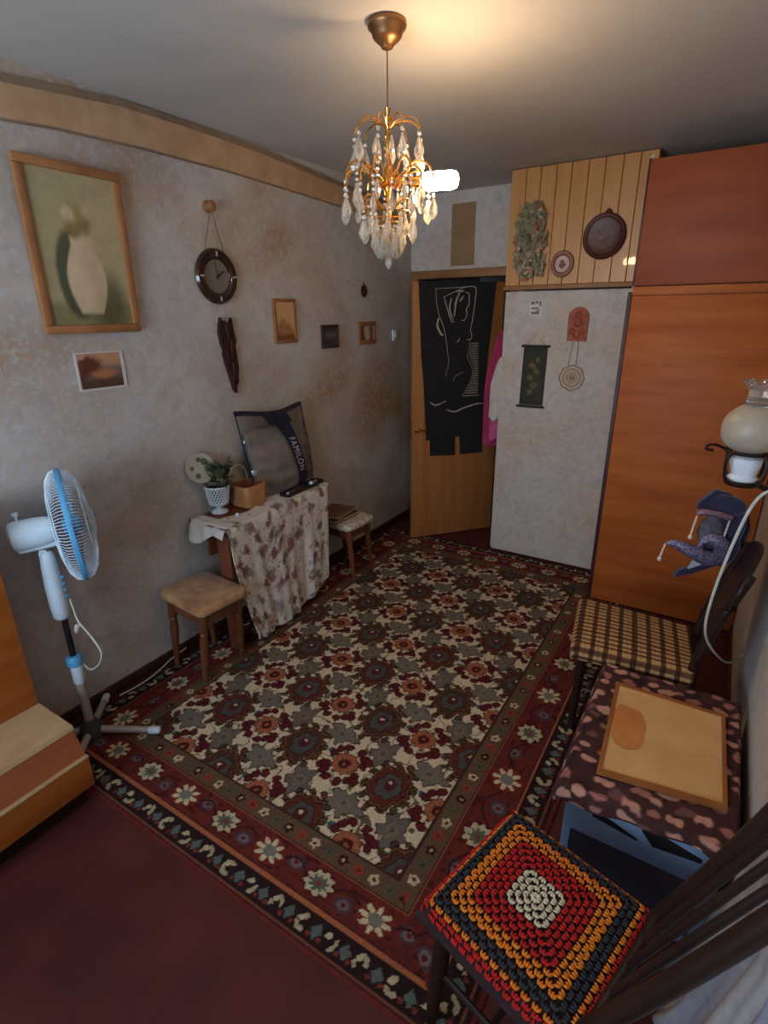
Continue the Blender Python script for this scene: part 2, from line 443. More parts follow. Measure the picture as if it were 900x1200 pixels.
def L3(c): return np.array(lin(c))
def RX(a): return Matrix.Rotation(a, 4, 'X')
def RY(a): return Matrix.Rotation(a, 4, 'Y')
def RZ(a): return Matrix.Rotation(a, 4, 'Z')
def TR(*v): return Matrix.Translation(Vector(v))
def frame(o, x, y, z):
    return Matrix(((x[0], y[0], z[0], o[0]), (x[1], y[1], z[1], o[1]), (x[2], y[2], z[2], o[2]), (0, 0, 0, 1)))
def interp_path(pts, n=24):
    """Smooth (Catmull-Rom) resample of a list of points."""
    P = [Vector(p) for p in pts]; P = [2*P[0]-P[1]] + P + [2*P[-1]-P[-2]]; out = []
    m = len(P)-3
    for i in range(m):
        for k in range(n//m + 1):
            t = k/(n//m + 1); a, b, c, d = P[i:i+4]
            out.append(0.5*((2*b) + (c-a)*t + (2*a-5*b+4*c-d)*t*t + (3*b-a-3*c+d)*t**3))
    out.append(P[-2]); return out
def vnoise(X, Y, s, seed=0):
    """Smooth value noise on arrays."""
    r = np.random.default_rng(seed); T = r.random((64, 64))
    x = X*s; y = Y*s; xi = np.floor(x).astype(int); yi = np.floor(y).astype(int)
    fx = x-xi; fy = y-yi; fx = fx*fx*(3-2*fx); fy = fy*fy*(3-2*fy)
    g = lambda a, b: T[a % 64, b % 64]
    return (g(xi, yi)*(1-fx)+g(xi+1, yi)*fx)*(1-fy) + (g(xi, yi+1)*(1-fx)+g(xi+1, yi+1)*fx)*fy

# ================================================================== SETTING
H = 2.635; WX = 2.62; YB = 3.95; YN = -1.70
def struct(o): o['kind'] = 'structure'; return o
struct(MB().bb(-.12, WX+.12, YN-.12, 6.0, -.10, 0).build('floor', MAT['floor'], smooth=0))
struct(MB().bb(-.12, WX+.12, YN-.12, 6.0, H, H+.1).build('ceiling', MAT['ceiling'], smooth=0))
struct(MB().bb(-.12, 0, YN, YB, 0, H).build('wall_left', MAT['wall_left'], smooth=0))
struct(MB().bb(WX, WX+.12, YN, 6.0, 0, H).build('wall_right', MAT['wall_pale'], smooth=0))
DX0, DX1, DZ = 0.06, 0.86, 2.05
w = MB(); w.bb(-.12, DX0, YB, YB+.12, 0, H); w.bb(DX1, WX, YB, YB+.12, 0, H); w.bb(DX0, DX1, YB, YB+.12, DZ, H)
struct(w.build('wall_far', MAT['wall_pale'], smooth=0))
w = MB(); w.bb(-.12, DX1+.6, 5.5, 5.6, 0, H); w.bb(-.14, -.04, YB+.12, 5.5, 0, H); w.bb(DX1+.5, DX1+.6, YB+.12, 5.5, 0, H)
struct(w.build('wall_hall', MAT['wall_left'], smooth=0))
# wall with the window the daylight comes from, behind the camera
w = MB(); w.bb(-.12, .35, YN-.12, YN, 0, H); w.bb(1.95, WX+.12, YN-.12, YN, 0, H); w.bb(.35, 1.95, YN-.12, YN, 0, .85); w.bb(.35, 1.95, YN-.12, YN, 2.25, H)
struct(w.build('wall_back', MAT['wall_pale'], smooth=0))
w = MB()
for x in (.38, 1.15, 1.92): w.bb(x-.03, x+.03, YN-.09, YN-.04, .85, 2.25, .006)
for z in (.88, 2.22): w.bb(.35, 1.95, YN-.088, YN-.042, z-.03, z+.03, .006)
win = struct(w.build('window_1', MAT['white_paint']))
MB().bb(.38, 1.92, YN-.068, YN-.064, .88, 2.22).build('pane', MAT['clear_glass'], win, smooth=0)
struct(MB().bb(0.0, .016, YN, YB, 0, .06, .004).build('baseboard_left', MAT['dark_wood']))
struct(MB().bb(WX-.016, WX, YN, 3.14, 0, .06, .004).build('baseboard_right', MAT['dark_wood']))
# wallpaper border under the ceiling on the left wall (its edges are not quite straight)
ys = np.linspace(YN, YB, 60)
top = np.interp(ys, [-1.7, 0, .6, 1.0, 1.45, 1.75, 2.26, 3.0, 3.95], [2.50, 2.535, 2.56, 2.585, 2.628, 2.632, 2.626, 2.58, 2.54])
bot = np.interp(ys, [-1.7, 0, .6, .98, 1.18, 1.55, 2.04, 2.41, 3.08, 3.95], [2.36, 2.40, 2.425, 2.440, 2.456, 2.467, 2.467, 2.457, 2.435, 2.38])
def strip(lo, hi, d, name, mat, parent=None):
    m = MB()
    m.quadstrip([(d, y, z) for y, z in zip(ys, lo)], [(d, y, z) for y, z in zip(ys, hi)])
    m.quadstrip([(0, y, z) for y, z in zip(ys, hi)], [(d, y, z) for y, z in zip(ys, hi)])
    m.quadstrip([(0, y, z) for y, z in zip(ys, lo)], [(d, y, z) for y, z in zip(ys, lo)])
    return m.build(name, mat, parent)
tr1 = struct(strip(bot, top, .006, 'trim_1', MAT['border']))
strip(top-.026, top, .010, 'border_top_band', MAT['border_edge'], tr1)
strip(bot, bot+.008, .008, 'border_lower_line', MAT['border_edge'], tr1)
# door frame on the far wall
w = MB(); w.bb(DX0-.05, DX0+.01, YB-.02, YB+.12, 0, DZ+.045, .004); w.bb(DX1-.01, DX1+.05, YB-.02, YB+.12, 0, DZ+.045, .004); w.bb(DX0-.05, DX1+.05, YB-.022, YB+.12, DZ-.01, DZ+.05, .004)
struct(w.build('trim_2', MAT['frame_brown']))
# the door, standing ajar into the room
D0 = Vector((.318, 3.414, 0)); DN = Vector((.6428, .766, 0)); DF = Vector((.766, -.6428, 0))   # along the leaf, and its face normal to the room
def leaf_m(t, z, d=0.0): return D0 + DN*t + DF*d + Vector((0, 0, z))
LM = frame(D0, DN, (0, 0, 1), DF)       # local x along the leaf, y up, z out of the face
w = MB(); w.box(LM @ Vector((.37, 1.005, -.02)), (.74, 1.985, .04), LM.to_3x3(), .003)
door = struct(w.build('door_1', MAT['door_wood'], off=tuple(D0)))
w = MB()
w.lathe([(.0, 0), (.022, 0), (.022, .006), (.008, .01), (.008, .035)], 16, LM @ TR(.04, .925, 0))
w.tube([LM @ Vector(p) for p in ((.04, .925, .035), (.07, .922, .04), (.115, .915, .036))], [.008, .008, .007], 10)
w.ball(LM @ Vector((.04, .925, .036)), .013)
w.build('door_handle', MAT['brass'], door)
MB().box(LM @ Vector((-.001, .925, -.02)), (.004, .14, .022), LM.to_3x3()).build('lock_plate', MAT['brass'], door)

# ================================================================== RUG
def rug_colors(X, Y):
    n1 = vnoise(X, Y, 38, 1)-.5; n2 = vnoise(X, Y, 38, 2)-.5
    X0, Y0 = X, Y
    X = X + n1*.007 + (vnoise(X0, Y0, 105, 31)-.5)*.0075; Y = Y + n2*.007 + (vnoise(X0, Y0, 105, 32)-.5)*.0075
    out = np.empty(X.shape+(3,)); out[:] = L3((206, 186, 156))
    def put(mask, c): out[mask] = L3(c)
    # ---- field
    gx, gy = .2215, .2935
    u = (X-.594)/gx; v = (Y-1.165)/gy
    # vines
    vn = vnoise(X, Y, 26, 5)
    put((np.abs(vn-.5) < .05), (100, 86, 64))
    # leaves in the cell centres
    ci = np.floor(u); cj = np.floor(v)
    dx = (u-ci-.5)*gx; dy = (v-cj-.46)*gy
    par = (ci+cj) % 2
    for p, (ax, ay), ph, c1 in ((0, (.074, .052), .4, (112, 104, 94)), (1, (.052, .070), 1.3, (104, 94, 86))):
        th = np.arctan2(dy, dx); rr = np.hypot(dx/ax, dy/ay)
        e = 1 + .20*np.cos(5*th+ph) + .12*np.cos(9*th+ph*2)
        k = (par == p)
        put(k & (rr < e*1.07), (74, 62, 46)); put(k & (rr < e*.95), c1)
        put(k & (rr < e*.45) & (np.abs(np.cos(4*th)) > .6), (128, 108, 86))
        put(k & (np.hypot(dx-.0, dy-.0) < .010), (92, 72, 60))
    # little teal and dark leaves on the grid sides
    su = u-np.floor(u)-.5; sv = v-np.round(v)
    for ox, oy, c, r in ((.02, .035, (58, 84, 84), .017), (-.026, -.045, (96, 72, 44), .016), (.03, -.03, (64, 46, 36), .014), (-.03, .02, (84, 64, 44), .014)):
        d = np.maximum(np.abs(su*gx-ox), np.abs(sv*gy-oy)) * .7 + np.hypot(su*gx-ox, sv*gy-oy)*.4
        put(d < r, c)
    i = np.round(u); j = np.round(v); dx = (u-i)*gx; dy = (v-j)*gy
    odd = ((i+j) % 2) != 0
    th = np.arctan2(dy, dx); r = np.hypot(dx, dy)
    # rosettes with clusters of dark red berries
    for bx, by in ((.072, .030), (.060, .062), (.086, .054), (-.072, .030), (-.060, .062), (-.086, -.050), (.072, -.034), (.058, -.066), (.086, -.058), (-.072, -.034), (-.058, -.066), (.030, .086), (-.030, .086), (.026, -.09), (-.026, -.09)):
        d = np.hypot(dx-bx, dy-by)
        put(odd & (d < .0205), (46, 18, 20)); put(odd & (d < .0165), (90, 28, 30))
    e = .053*(1+.09*np.cos(10*th))
    put(odd & (r < e*1.08), (84, 44, 32)); put(odd & (r < e*.97), (160, 94, 66))
    put(odd & (r < e*.97) & (r > .03) & (np.abs(np.sin(5*th)) < .16), (118, 62, 42))
    put(odd & (r < .027), (96, 34, 30)); put(odd & (r < .020), (62, 24, 24)); put(odd & (r < .009), (150, 84, 56))
    # medallions, with dark curled leaves round them
    ev = ~odd
    for k_ in range(12):
        a_ = 2*PI*(k_+.5)/12; rr_ = 1.13+.05*(k_ % 3)
        bx = .086*rr_*math.cos(a_); by = .106*rr_*math.sin(a_); d = np.hypot(dx-bx, (dy-by)*(.8+.4*(k_ % 2)))
        put(ev & (d < .0165), (56, 44, 32)); put(ev & (d < .0105), ((104, 78, 50), (84, 78, 56), (112, 62, 44))[k_ % 3]); put(ev & (d < .005), (50, 36, 28))
    tone = ((i*3+j*5) % 4)/3.0
    R = np.hypot(dx/.088, dy/.108)
    e = 1 + .085*np.cos(11*th+.6) + .05*np.cos(5*th+1.0)
    put(ev & (R < e*1.05), (44, 32, 26)); put(ev & (R < e*.96), (112, 66, 44))
    put(ev & (R < e*.86), (54, 34, 28)); 
    k = ev & (R < e*.80)
    ca = L3((92, 42, 34)); cb = L3((70, 52, 40))
    out[k] = ca*(1-tone[k])[:, None] + cb*tone[k][:, None]
    put(ev & (R < .60*(1+.1*np.cos(6*th))), (42, 30, 26)); put(ev & (R < .56*(1+.1*np.cos(6*th))), (76, 76, 72))
    put(ev & (np.hypot(dx/.026, (dy-.008)/.032) < 1), (84, 36, 32))
    ed = np.hypot(dx+.004, dy-.016)
    put(ev & (ed < .0125), (46, 26, 24)); put(ev & (ed < .0085), (196, 178, 150))
    # ---- borders
    fx0, fx1, fy0, fy1 = .365, 1.70, .865, 3.22
    sd = np.stack([fx0-X0, X0-fx1, fy0-Y0, Y0-fy1]); side = sd.argmax(0); d = sd.max(0)
    fb = side >= 2
    dd = np.where(fb, np.interp(d, [0, .09, .215, .23, .24, .32, .336], [0, .09, .245, .252, .26, .345, .385]),
                  np.where(side == 0, d*.385/.35, d))
    s = np.where(fb, X, Y)
    b = d > 0
    put(b, (62, 40, 32))
    put(b & (dd > .010), (98, 74, 56))
    # brown stripe with small flowers
    a = (s-1.259)/.0623; ai = np.round(a); da = (a-ai)*.0623; de = dd-.048 + (n1*.007)
    rr = np.hypot(da, de); tt = np.arctan2(de, da); kind = ai % 4
    fl = .0185*(1+.16*np.cos(5*tt)); st = b & (dd > .012) & (dd < .083)
    for kk, c, c2 in ((0, (56, 20, 22), (190, 160, 126)), (1, (146, 60, 44), (96, 36, 32)), (2, (196, 172, 134), (60, 22, 22)), (3, (84, 84, 66), (66, 62, 48))):
        put(st & (kind == kk) & (rr < fl), c); put(st & (kind == kk) & (rr < .007), c2)
    put(b & (dd > .083), (60, 26, 26)); put(b & (dd > .087), (150, 92, 60))
    put(b & (dd > .092), (106, 41, 33))
    # main red border
    mb = b & (dd > .094) & (dd < .243)
    vv = vnoise(s, dd*2.2, 30, 9)
    put(mb & (vv > .66), (92, 38, 38)); put(mb & (vv < .27), (76, 29, 26))
    sp = np.where(fb, .2225, .297); s0 = np.where(fb, .593, 1.740)
    a = (s-s0)/sp; ai = np.round(a); da = (a-ai)*sp; de = dd-.168
    de = np.where(fb, de*.155/.151, de)
    rr = np.hypot(da, de); tt = np.arctan2(de, da); star = (ai % 2) != 0
    # scrolling stems between the flowers
    hb = np.abs(da) - sp/2
    q = np.hypot(hb, de-.02*np.sign(np.sin(a*PI)))
    put(mb & (q < .034), (84, 60, 66)); put(mb & (q < .020), (112, 100, 100)); put(mb & (q < .010), (100, 30, 34))
    stem = np.abs(de - .038*np.cos(a*2*PI)) 
    put(mb & (stem < .006) & (rr > .05), (66, 28, 30))
    put(mb & (rr < .060) & ~star, (84, 24, 28))
    e = .050*(1+.14*np.cos(9*tt))
    put(mb & ~star & (rr < e), (188, 176, 142)); put(mb & ~star & (rr < .036) & (np.cos(9*tt) < -.2), (86, 74, 62))
    put(mb & ~star & (rr < .025), (92, 96, 80)); put(mb & ~star & (rr < .011), (120, 66, 52))
    put(mb & star & (rr < .064), (116, 42, 34))
    pet = np.abs(np.cos(4*tt))**.55*.058
    put(mb & star & (rr < pet) & (rr > .018), (204, 186, 148)); put(mb & star & (rr < .026), (118, 116, 108))
    # outer lines and guard band
    put(b & (dd > .243), (70, 28, 28)); put(b & (dd > .247), (166, 96, 64)); put(b & (dd > .254), (44, 26, 26)); put(b & (dd > .340), (120, 70, 52)); put(b & (dd > .347), (52, 26, 28)); put(b & (dd > .362), (104, 39, 34))
    gb = b & (dd > .257) & (dd < .338)
    a = (s-.636)/.110; ai = np.round(a); da = (a-ai)*.110; de = dd-.298
    th2 = np.arctan2(de, da); rr = np.hypot(da/.025, de/.030)
    put(gb & (rr < 1) & (rr > .45) & (np.sin(th2*1.5+ai*2.2) > -.1), (172, 158, 126))
    put(gb & (np.hypot(da+.010, de+.012) < .010), (190, 174, 140))
    db = np.abs(np.abs(da)-.055)/.020 + np.abs(de)/.026
    put(gb & (db < 1), (92, 100, 98)); put(gb & (np.hypot(np.abs(da)-.034, de-.018) < .008), (122, 52, 46))
    out *= (1 + (vnoise(X0, Y0, 220, 13)-.5)*.30)[..., None]
    return out
gxs = np.arange(.017, 2.0850, .004); gys = np.arange(.529, 3.556, .004)
GX, GY = np.meshgrid(gxs, gys, indexing='ij')
GZ = np.full_like(GX, .0085) + (vnoise(GX, GY, 160, 3)-.5)*.0016
edge = np.minimum.reduce([GX-gxs[0], gxs[-1]-GX, GY-gys[0], gys[-1]-GY])
GZ = np.where(edge < .002, .0005, GZ)
rug = vsurf('area_rug', np.stack([GX, GY, GZ], -1), MAT['rug'], C=rug_colors(GX, GY))
props(rug, 'large red and cream oriental rug with medallions and flowered borders', 'rug')

# ================================================================== FAR END: partition, pine cupboard, wardrobe
PX0, PX1, PY = .955, 1.762, 3.57
part = thing('closet_partition', 'pale wallpapered closet front beside the door, below the pine boards', 'partition', ((PX0+PX1)/2, PY+.15, 0))
w = MB()
mt = frame((0, PY+.02, 0), (1, 0, 0), (0, 0, 1), (0, -1, 0))
def rrect(x0, x1, z0, z1, r, corners=(1, 1, 1, 1), n=5):
    pts = []
    for (cx, cz, a0), on in zip((((x0+r), z0+r, PI), (x1-r, z0+r, 1.5*PI), (x1-r, z1-r, 0), (x0+r, z1-r, .5*PI)), corners):
        if on: pts += [(cx+r*math.cos(a0+k*PI/2/n), cz+r*math.sin(a0+k*PI/2/n)) for k in range(n+1)]
        else: pts.append((cx + r*(1 if cx > (x0+x1)/2 else -1), cz + r*(1 if cz > (z0+z1)/2 else -1)))
    return pts
w.prism(rrect(PX0, PX1-.012, .012, 1.912, .025, (1, 0, 0, 0)), .02, mt)
w.build('front_panel', MAT['wall_pale'], part)
MB().bb(PX1-.012, PX1+.004, PY, PY+.03, .012, 1.93, .003).build('edge_batten', MAT['white_paint'], part)
MB().bb(PX0+.004, PX0+.022, PY+.022, YB-.001, .0, 1.912).build('side_panel', MAT['wall_pale'], part)
MB().ball((1.742, PY-.010, 1.85), .011, sub=2).build('knob', MAT['dark_metal'], part)
upper = thing('pine_cupboard', 'pine boarded overhead cupboard above the pale closet front', 'cupboard', ((PX0+PX1)/2, PY+.15, 1.93))
UX0, UX1 = .945, 1.80
MB().bb(UX0, UX1, PY+.014, YB-.001, 1.932, H-.004).build('carcass', MAT['pine_dark'], upper, smooth=0)
x = UX0; k = 0
widths = [.098, .092, .098, .090, .098, .095, .098, .092, .098]
for wd in widths:
    x1 = min(x+wd, UX1)
    if x1-x < .02: break
    MB().bb(x+.0012, x1-.0012, PY-.004+(k % 3)*.0012, PY+.016, 1.95, H-.006, .003, 1).build('plank', MAT['pine'], upper)
    x = x1; k += 1
MB().bb(UX0-.004, PX1+.006, PY-.014, PY+.016, 1.922, 1.95, .004).build('ledge', MAT['frame_brown'], upper)

ward = thing('wardrobe', 'tall orange-brown veneered wardrobe side reaching the right wall', 'wardrobe', (2.2, 3.4, 0))
WXL, WY = 1.818, 3.15
MB().bb(WXL, WX-.006, WY+.018, YB-.01, .011, 1.905).build('body', MAT['veneer'], ward, smooth=0)
MB().bb(WXL+.004, WX-.006, WY, WY+.018, .012, 1.858, .002).build('side_panel', MAT['veneer'], ward)
MB().bb(WXL+.004, WX-.006, WY-.002, WY+.018, 1.862, 1.905, .002).build('top_rail', MAT['veneer'], ward)
MB().bb(WXL-.018, WXL+.004, WY-.004, WY+.05, .011, 1.88, .003).build('edge_strip', MAT['purple_edge'], ward)
wt = thing('overhead_cabinet', 'reddish veneered cabinet sitting on top of the wardrobe', 'cabinet', (2.2, 3.4, 1.91))
MB().bb(WXL+.002, WX-.006, WY+.022, YB-.01, 1.909, 2.50).build('body', MAT['veneer_red'], wt, smooth=0)
MB().bb(WXL+.006, WX-.006, WY+.004, WY+.022, 1.912, 2.497, .002).build('side_panel', MAT['veneer_red'], wt)
MB().bb(WXL-.004, WXL+.006, WY+.004, WY+.06, 1.912, 2.50, .002).build('edge_strip', MAT['dark_wood'], wt)
MB().ball((WXL+.012, WY+.012, 2.508), .012, (1, 1, .5)).build('corner_cap', MAT['paper_white'], wt)

# brown paper strip on the wall above the door
props(MB().bb(.352, .545, YB-.006, YB, 2.125, 2.55, .001, 1).build('paper_strip', MAT['paper_brown']), 'brown paper strip on the wall above the door', 'paper')

# ------------------------------------------------------------------ poster on the door
po = thing('wall_hanging', 'black hanging with a white outline drawing on the open door', 'poster', tuple(leaf_m(.35, .70, .01)))
out_pts = [(.04, 1.999), (.067, 1.476), (.09, 1.271), (.117, .84), (.149, .836), (.155, .707), (.372, .696), (.369, .848), (.407, .845), (.419, .699), (.618, .697), (.607, 1.174), (.664, 1.999)]
MB().prism(out_pts, .004, LM @ TR(0, 0, .001)).build('cloth', MAT['black_cloth'], po, smooth=0)
def ribbon(mb, pts, wd, z=.0056):
    P = [Vector((p[0], p[1])) for p in interp_path([(a, b, 0) for a, b in pts], 5*len(pts))]
    A, B = [], []
    for i, p in enumerate(P):
        t = (P[min(i+1, len(P)-1)]-P[max(i-1, 0)]); 
        if t.length < 1e-6: t = Vector((1, 0))
        t.normalize(); n = Vector((-t.y, t.x)); f = wd*(.55+.45*math.sin(PI*min(1, .1+i/(len(P)-1)*.9)))
        A.append(LM @ Vector((*(p+n*f), z))); B.append(LM @ Vector((*(p-n*f), z)))
    mb.quadstrip(A, B)
lines = [
 ([(.173, 1.95), (.182, 1.85), (.207, 1.761), (.238, 1.696), (.264, 1.603), (.282, 1.496), (.292, 1.427), (.272, 1.346), (.265, 1.332)], .0035),
 ([(.173, 1.95), (.319, 1.956), (.453, 1.966)], .003),
 ([(.24, 1.894), (.349, 1.938), (.408, 1.96), (.491, 1.957), (.492, 1.861), (.477, 1.731), (.465, 1.665), (.478, 1.618), (.464, 1.592), (.437, 1.593)], .005),
 ([(.464, 1.585), (.457, 1.504), (.447, 1.463), (.481, 1.407), (.5, 1.35), (.487, 1.295), (.443, 1.211), (.412, 1.17)], .0025),
 ([(.24, 1.894), (.264, 1.824), (.305, 1.727), (.328, 1.72)], .006), ([(.299, 1.887), (.287, 1.811), (.32, 1.733)], .008), ([(.365, 1.925), (.337, 1.862), (.326, 1.759)], .010),
 ([(.41, 1.925), (.44, 1.912), (.441, 1.836), (.423, 1.81), (.429, 1.771), (.411, 1.732), (.385, 1.733)], .006), ([(.396, 1.9), (.367, 1.862)], .008), ([(.34, 1.93), (.40, 1.935)], .008),
 ([(.349, 1.575), (.371, 1.587), (.375, 1.607)], .004), ([(.336, 1.287), (.351, 1.322), (.42, 1.354)], .003),
 ([(.146, 1.135), (.193, 1.11), (.279, 1.137)], .008), ([(.289, 1.069), (.353, 1.05), (.433, 1.074), (.529, 1.098), (.603, 1.104)], .009), ([(.42, 1.169), (.574, 1.168)], .004),
 ([(.2, 1.748), (.191, 1.696), (.217, 1.644), (.24, 1.624)], .012)]
w = MB()
for p, wd in lines: ribbon(w, p, wd*.62)
w.build('outline_drawing', MAT['chalk'], po, smooth=0)
w = MB()
zz = 1.555
while zz > 1.185:
    xh = np.interp(zz, [1.17, 1.211, 1.295, 1.35, 1.407, 1.463, 1.56], [.43, .455, .50, .512, .495, .462, .468])
    xe = np.interp(zz, [1.18, 1.56], [.554, .534])
    if xe-xh > .01: w.prism([(xh, zz), (xe, zz), (xe, zz+.012), (xh, zz+.012)], .001, LM @ TR(0, 0, .0052))
    zz -= .0185
w.build('printed_lines', MAT['chalk_grey'], po, smooth=0)

# ------------------------------------------------------------------ clothes hanging beside the door
def drape(name, label, mat, x0, x1, y, z0, z1, amp, ph, nfold=3, tilt=0.0, group=None):
    nu, nv = 26, 30
    U, V = np.meshgrid(np.linspace(0, 1, nu), np.linspace(0, 1, nv), indexing='ij')
    wdt = (x1-x0)*(.35+.65*np.clip(V*2.2, 0, 1)**.7)
    X = x1-(1-U)*wdt - tilt*V
    Y = y + amp*np.sin(U*PI*2*nfold/2+ph+V)*(.3+.7*V)
    Z = z1-(z1-z0)*V + .012*np.sin(U*9+ph)*V
    return props(vsurf(name, np.stack([X, Y, Z], -1), mat, thick=.006), label, 'clothing', group)
drape('hanging_robe', 'magenta robe hanging between the door and the closet front', MAT['pink'], .775, .935, 3.72, .80, 1.66, .018, .3)
drape('hanging_shirt', 'white shirt hanging over the magenta robe beside the closet', MAT['white_cloth'], .845, .948, 3.665, 1.02, 1.48, .010, 1.2, 2)
drape('hanging_towel', 'light pink towel showing under the white hanging shirt', MAT['pink_light'], .845, .94, 3.69, .86, 1.30, .010, 2.0, 2)

# ------------------------------------------------------------------ things on the closet front
FY = PY    # closet front face plane
def FM(x, z, d=0.0): return frame((x, FY-d, z), (1, 0, 0), (0, 0, 1), (0, -1, 0))
sc = thing('hanging_scroll', 'dark green narrow scroll hanging on the pale closet front', 'scroll', (1.195, FY-.01, 1.14))
sl = [(-.078, .025), (.068, .025), (.075, .395), (-.070, .395)]
mm = FM(1.19, 1.155, 0)
MB().prism([(-.085, .012), (.082, .012), (.086, .405), (-.078, .405)], .004, mm @ TR(0, 0, .001)).build('backing', MAT['scroll_dark'], sc, smooth=0)
MB().prism([(-.062, .045), (.060, .045), (.064, .375), (-.056, .375)], .0022, mm @ TR(0, 0, .004)).build('picture', MAT['scroll_green'], sc, smooth=0)
w = MB()
for (a, b, r, sx) in ((-.01, .28, .022, 1.4), (.02, .24, .026, .8), (-.02, .2, .02, 1.2), (.01, .15, .028, 1.1), (-.015, .10, .024, .9), (.025, .32, .018, 1)):
    w.lathe([(r, 0), (r*.7, .0012), (0, .0016)], 9, mm @ TR(a, b, .0058) @ RZ(a*40), sx=sx, cap=False)
w.build('gold_pattern', MAT['scroll_gold'], sc, smooth=0)
for zz, dx in ((.002, -.004), (.41, .004)):
    MB().tube([mm @ Vector((-.098+dx, zz, .009)), mm @ Vector((.098+dx, zz, .009))], .0085, 10).build('roller', MAT['scroll_dark'], sc)
MB().tube([mm @ Vector(p) for p in ((-.06, .415, .004), (.0, .485, .004), (.07, .415, .004))], .0014, 5).build('cord', MAT['rope'], sc)

ar = thing('arched_plaque', 'terracotta arched relief plaque on the pale closet front', 'plaque', (1.457, FY-.01, 1.60))
arch = [(-.062, 0), (.062, 0), (.064, .145)] + [(.064*math.cos(a), .145+.064*math.sin(a)) for a in np.linspace(.15, PI-.15, 12)] + [(-.064, .145)]
mm = FM(1.457, 1.602)
MB().prism(arch, .014, mm @ TR(0, 0, .001)).build('slab', MAT['terracotta'], ar)
w = MB()
for a, b, r in ((0, .16, .022), (0, .115, .03), (-.03, .06, .02), (.03, .06, .02), (0, .04, .026), (.03, .15, .014), (-.034, .14, .014)):
    w.ball(mm @ Vector((a, b, .012)), r, (1, 1.1, .4) if True else 1, 2, Matrix.Rotation(PI/2, 3, 'X'))
w.build('relief', MAT['terracotta'], ar)
dl = thing('lace_medallion', 'round lace medallion hanging by cords under the terracotta plaque', 'ornament', (1.45, FY-.006, 1.28))
mm = FM(1.45, 1.366)
w = MB()
for r, t in ((.080, .004), (.056, .003), (.030, .003)):
    w.tube([mm @ Vector((r*(1+.035*math.cos(8*a))*math.cos(a), r*(1+.035*math.cos(8*a))*math.sin(a), .004)) for a in np.linspace(0, 2*PI, 48, endpoint=False)], t, 6, True)
for k in range(24):
    a = 2*PI*k/24; w.tube([mm @ Vector((.03*math.cos(a), .03*math.sin(a), .004)), mm @ Vector((.08*math.cos(a), .08*math.sin(a), .004))], .0016, 5)
w.build('lace', MAT['doily'], dl)
MB().lathe([(.077, 0), (.077, .0015), (0, .0016)], 32, mm @ TR(0, 0, .0005)).build('backing', MAT['doily_light'], dl)
MB().lathe([(.020, 0), (.018, .005), (0, .007)], 16, mm @ TR(0, 0, .002)).build('centre', MAT['doily'], dl)
for dx, ex in ((-.030, -.014), (.020, .022)):
    MB().tube([(1.45+dx, FY-.004, 1.44), (1.45+ex, FY-.004, 1.603)], .002, 5).build('cord', MAT['rope'], dl)
st = thing('paper_note', 'small white paper note stuck high on the pale closet front', 'note', (1.17, FY-.001, 1.755))
MB().bb(1.128, 1.210, FY-.0015, FY-.0003, 1.758, 1.856).build('paper', MAT['paper_white'], st, smooth=0)
w = MB()
for a, b, c, d in ((1.135, 1.16, 1.83, 1.85), (1.165, 1.185, 1.835, 1.852), (1.19, 1.205, 1.82, 1.85), (1.14, 1.19, 1.80, 1.812), (1.14, 1.195, 1.768, 1.785), (1.175, 1.20, 1.786, 1.795)): w.bb(a, b, FY-.0022, FY-.0014, c, d)
w.build('print_marks', MAT['ink'], st, smooth=0)

# ------------------------------------------------------------------ things on the pine boards
BY = PY-.004
def BM(x, z, d=0.0): return frame((x, BY-d, z), (1, 0, 0), (0, 0, 1), (0, -1, 0))
rp = thing('carved_plate', 'large dark brown carved round plate on the pine boards', 'plate', (1.556, BY-.02, 2.085))
MB().lathe([(0, 0), (.10, 0), (.128, .018), (.122, .024), (.10, .016), (.06, .012), (0, .012)], 40, BM(1.556, 2.208), sx=.97).build('plate', MAT['brown_plate'], rp)
w = MB(); w.lathe([(.022, 0), (.018, .012), (0, .018)], 14, BM(1.565, 2.335)); w.tube([BM(1.565, 2.345) @ Vector((.012*math.cos(a), .012*math.sin(a), .008)) for a in np.linspace(0, 2*PI, 12, endpoint=False)], .003, 5, True)
w.build('hanging_loop', MAT['brown_plate'], rp)
w = MB(); w.tube([BM(1.556, 2.208) @ Vector((.104*.97*math.cos(a), .104*math.sin(a), .017)) for a in np.linspace(0, 2*PI, 40, endpoint=False)], .004, 6, True); w.build('carved_rim', MAT['brown_plate'], rp)
w = MB(); w.prism([(-.03, -.012), (.004, -.014), (.03, .004), (.03, .012), (.006, .006), (0, .016), (-.012, .014), (-.03, .0)], .006, BM(1.55, 2.20, .012)); w.build('motif', MAT['plate_trim'], rp)
ov = thing('oval_miniature', 'small oval framed miniature beside the dark carved plate', 'picture', (1.317, BY-.01, 1.985))
MB().lathe([(0, 0), (.062, 0), (.074, .006), (.070, .016), (.052, .016), (.046, .008), (.044, .006), (0, .006)], 32, BM(1.318, 2.068), sy=1.08).build('frame', MAT['oval_frame'], ov)
MB().lathe([(.047, 0), (0, .001)], 28, BM(1.318, 2.068, .0068), sy=1.12, cap=False).build('picture', MAT['pinkish'], ov, smooth=0)
w = MB()
for a, b, r in ((0, .012, .014), (-.008, -.008, .012), (.012, -.006, .013), (.002, -.02, .010)): w.lathe([(r, 0), (0, .0015)], 10, BM(1.318+a, 2.068+b, .0078), cap=False)
w.build('portrait', MAT['dark_red'], ov, smooth=0)
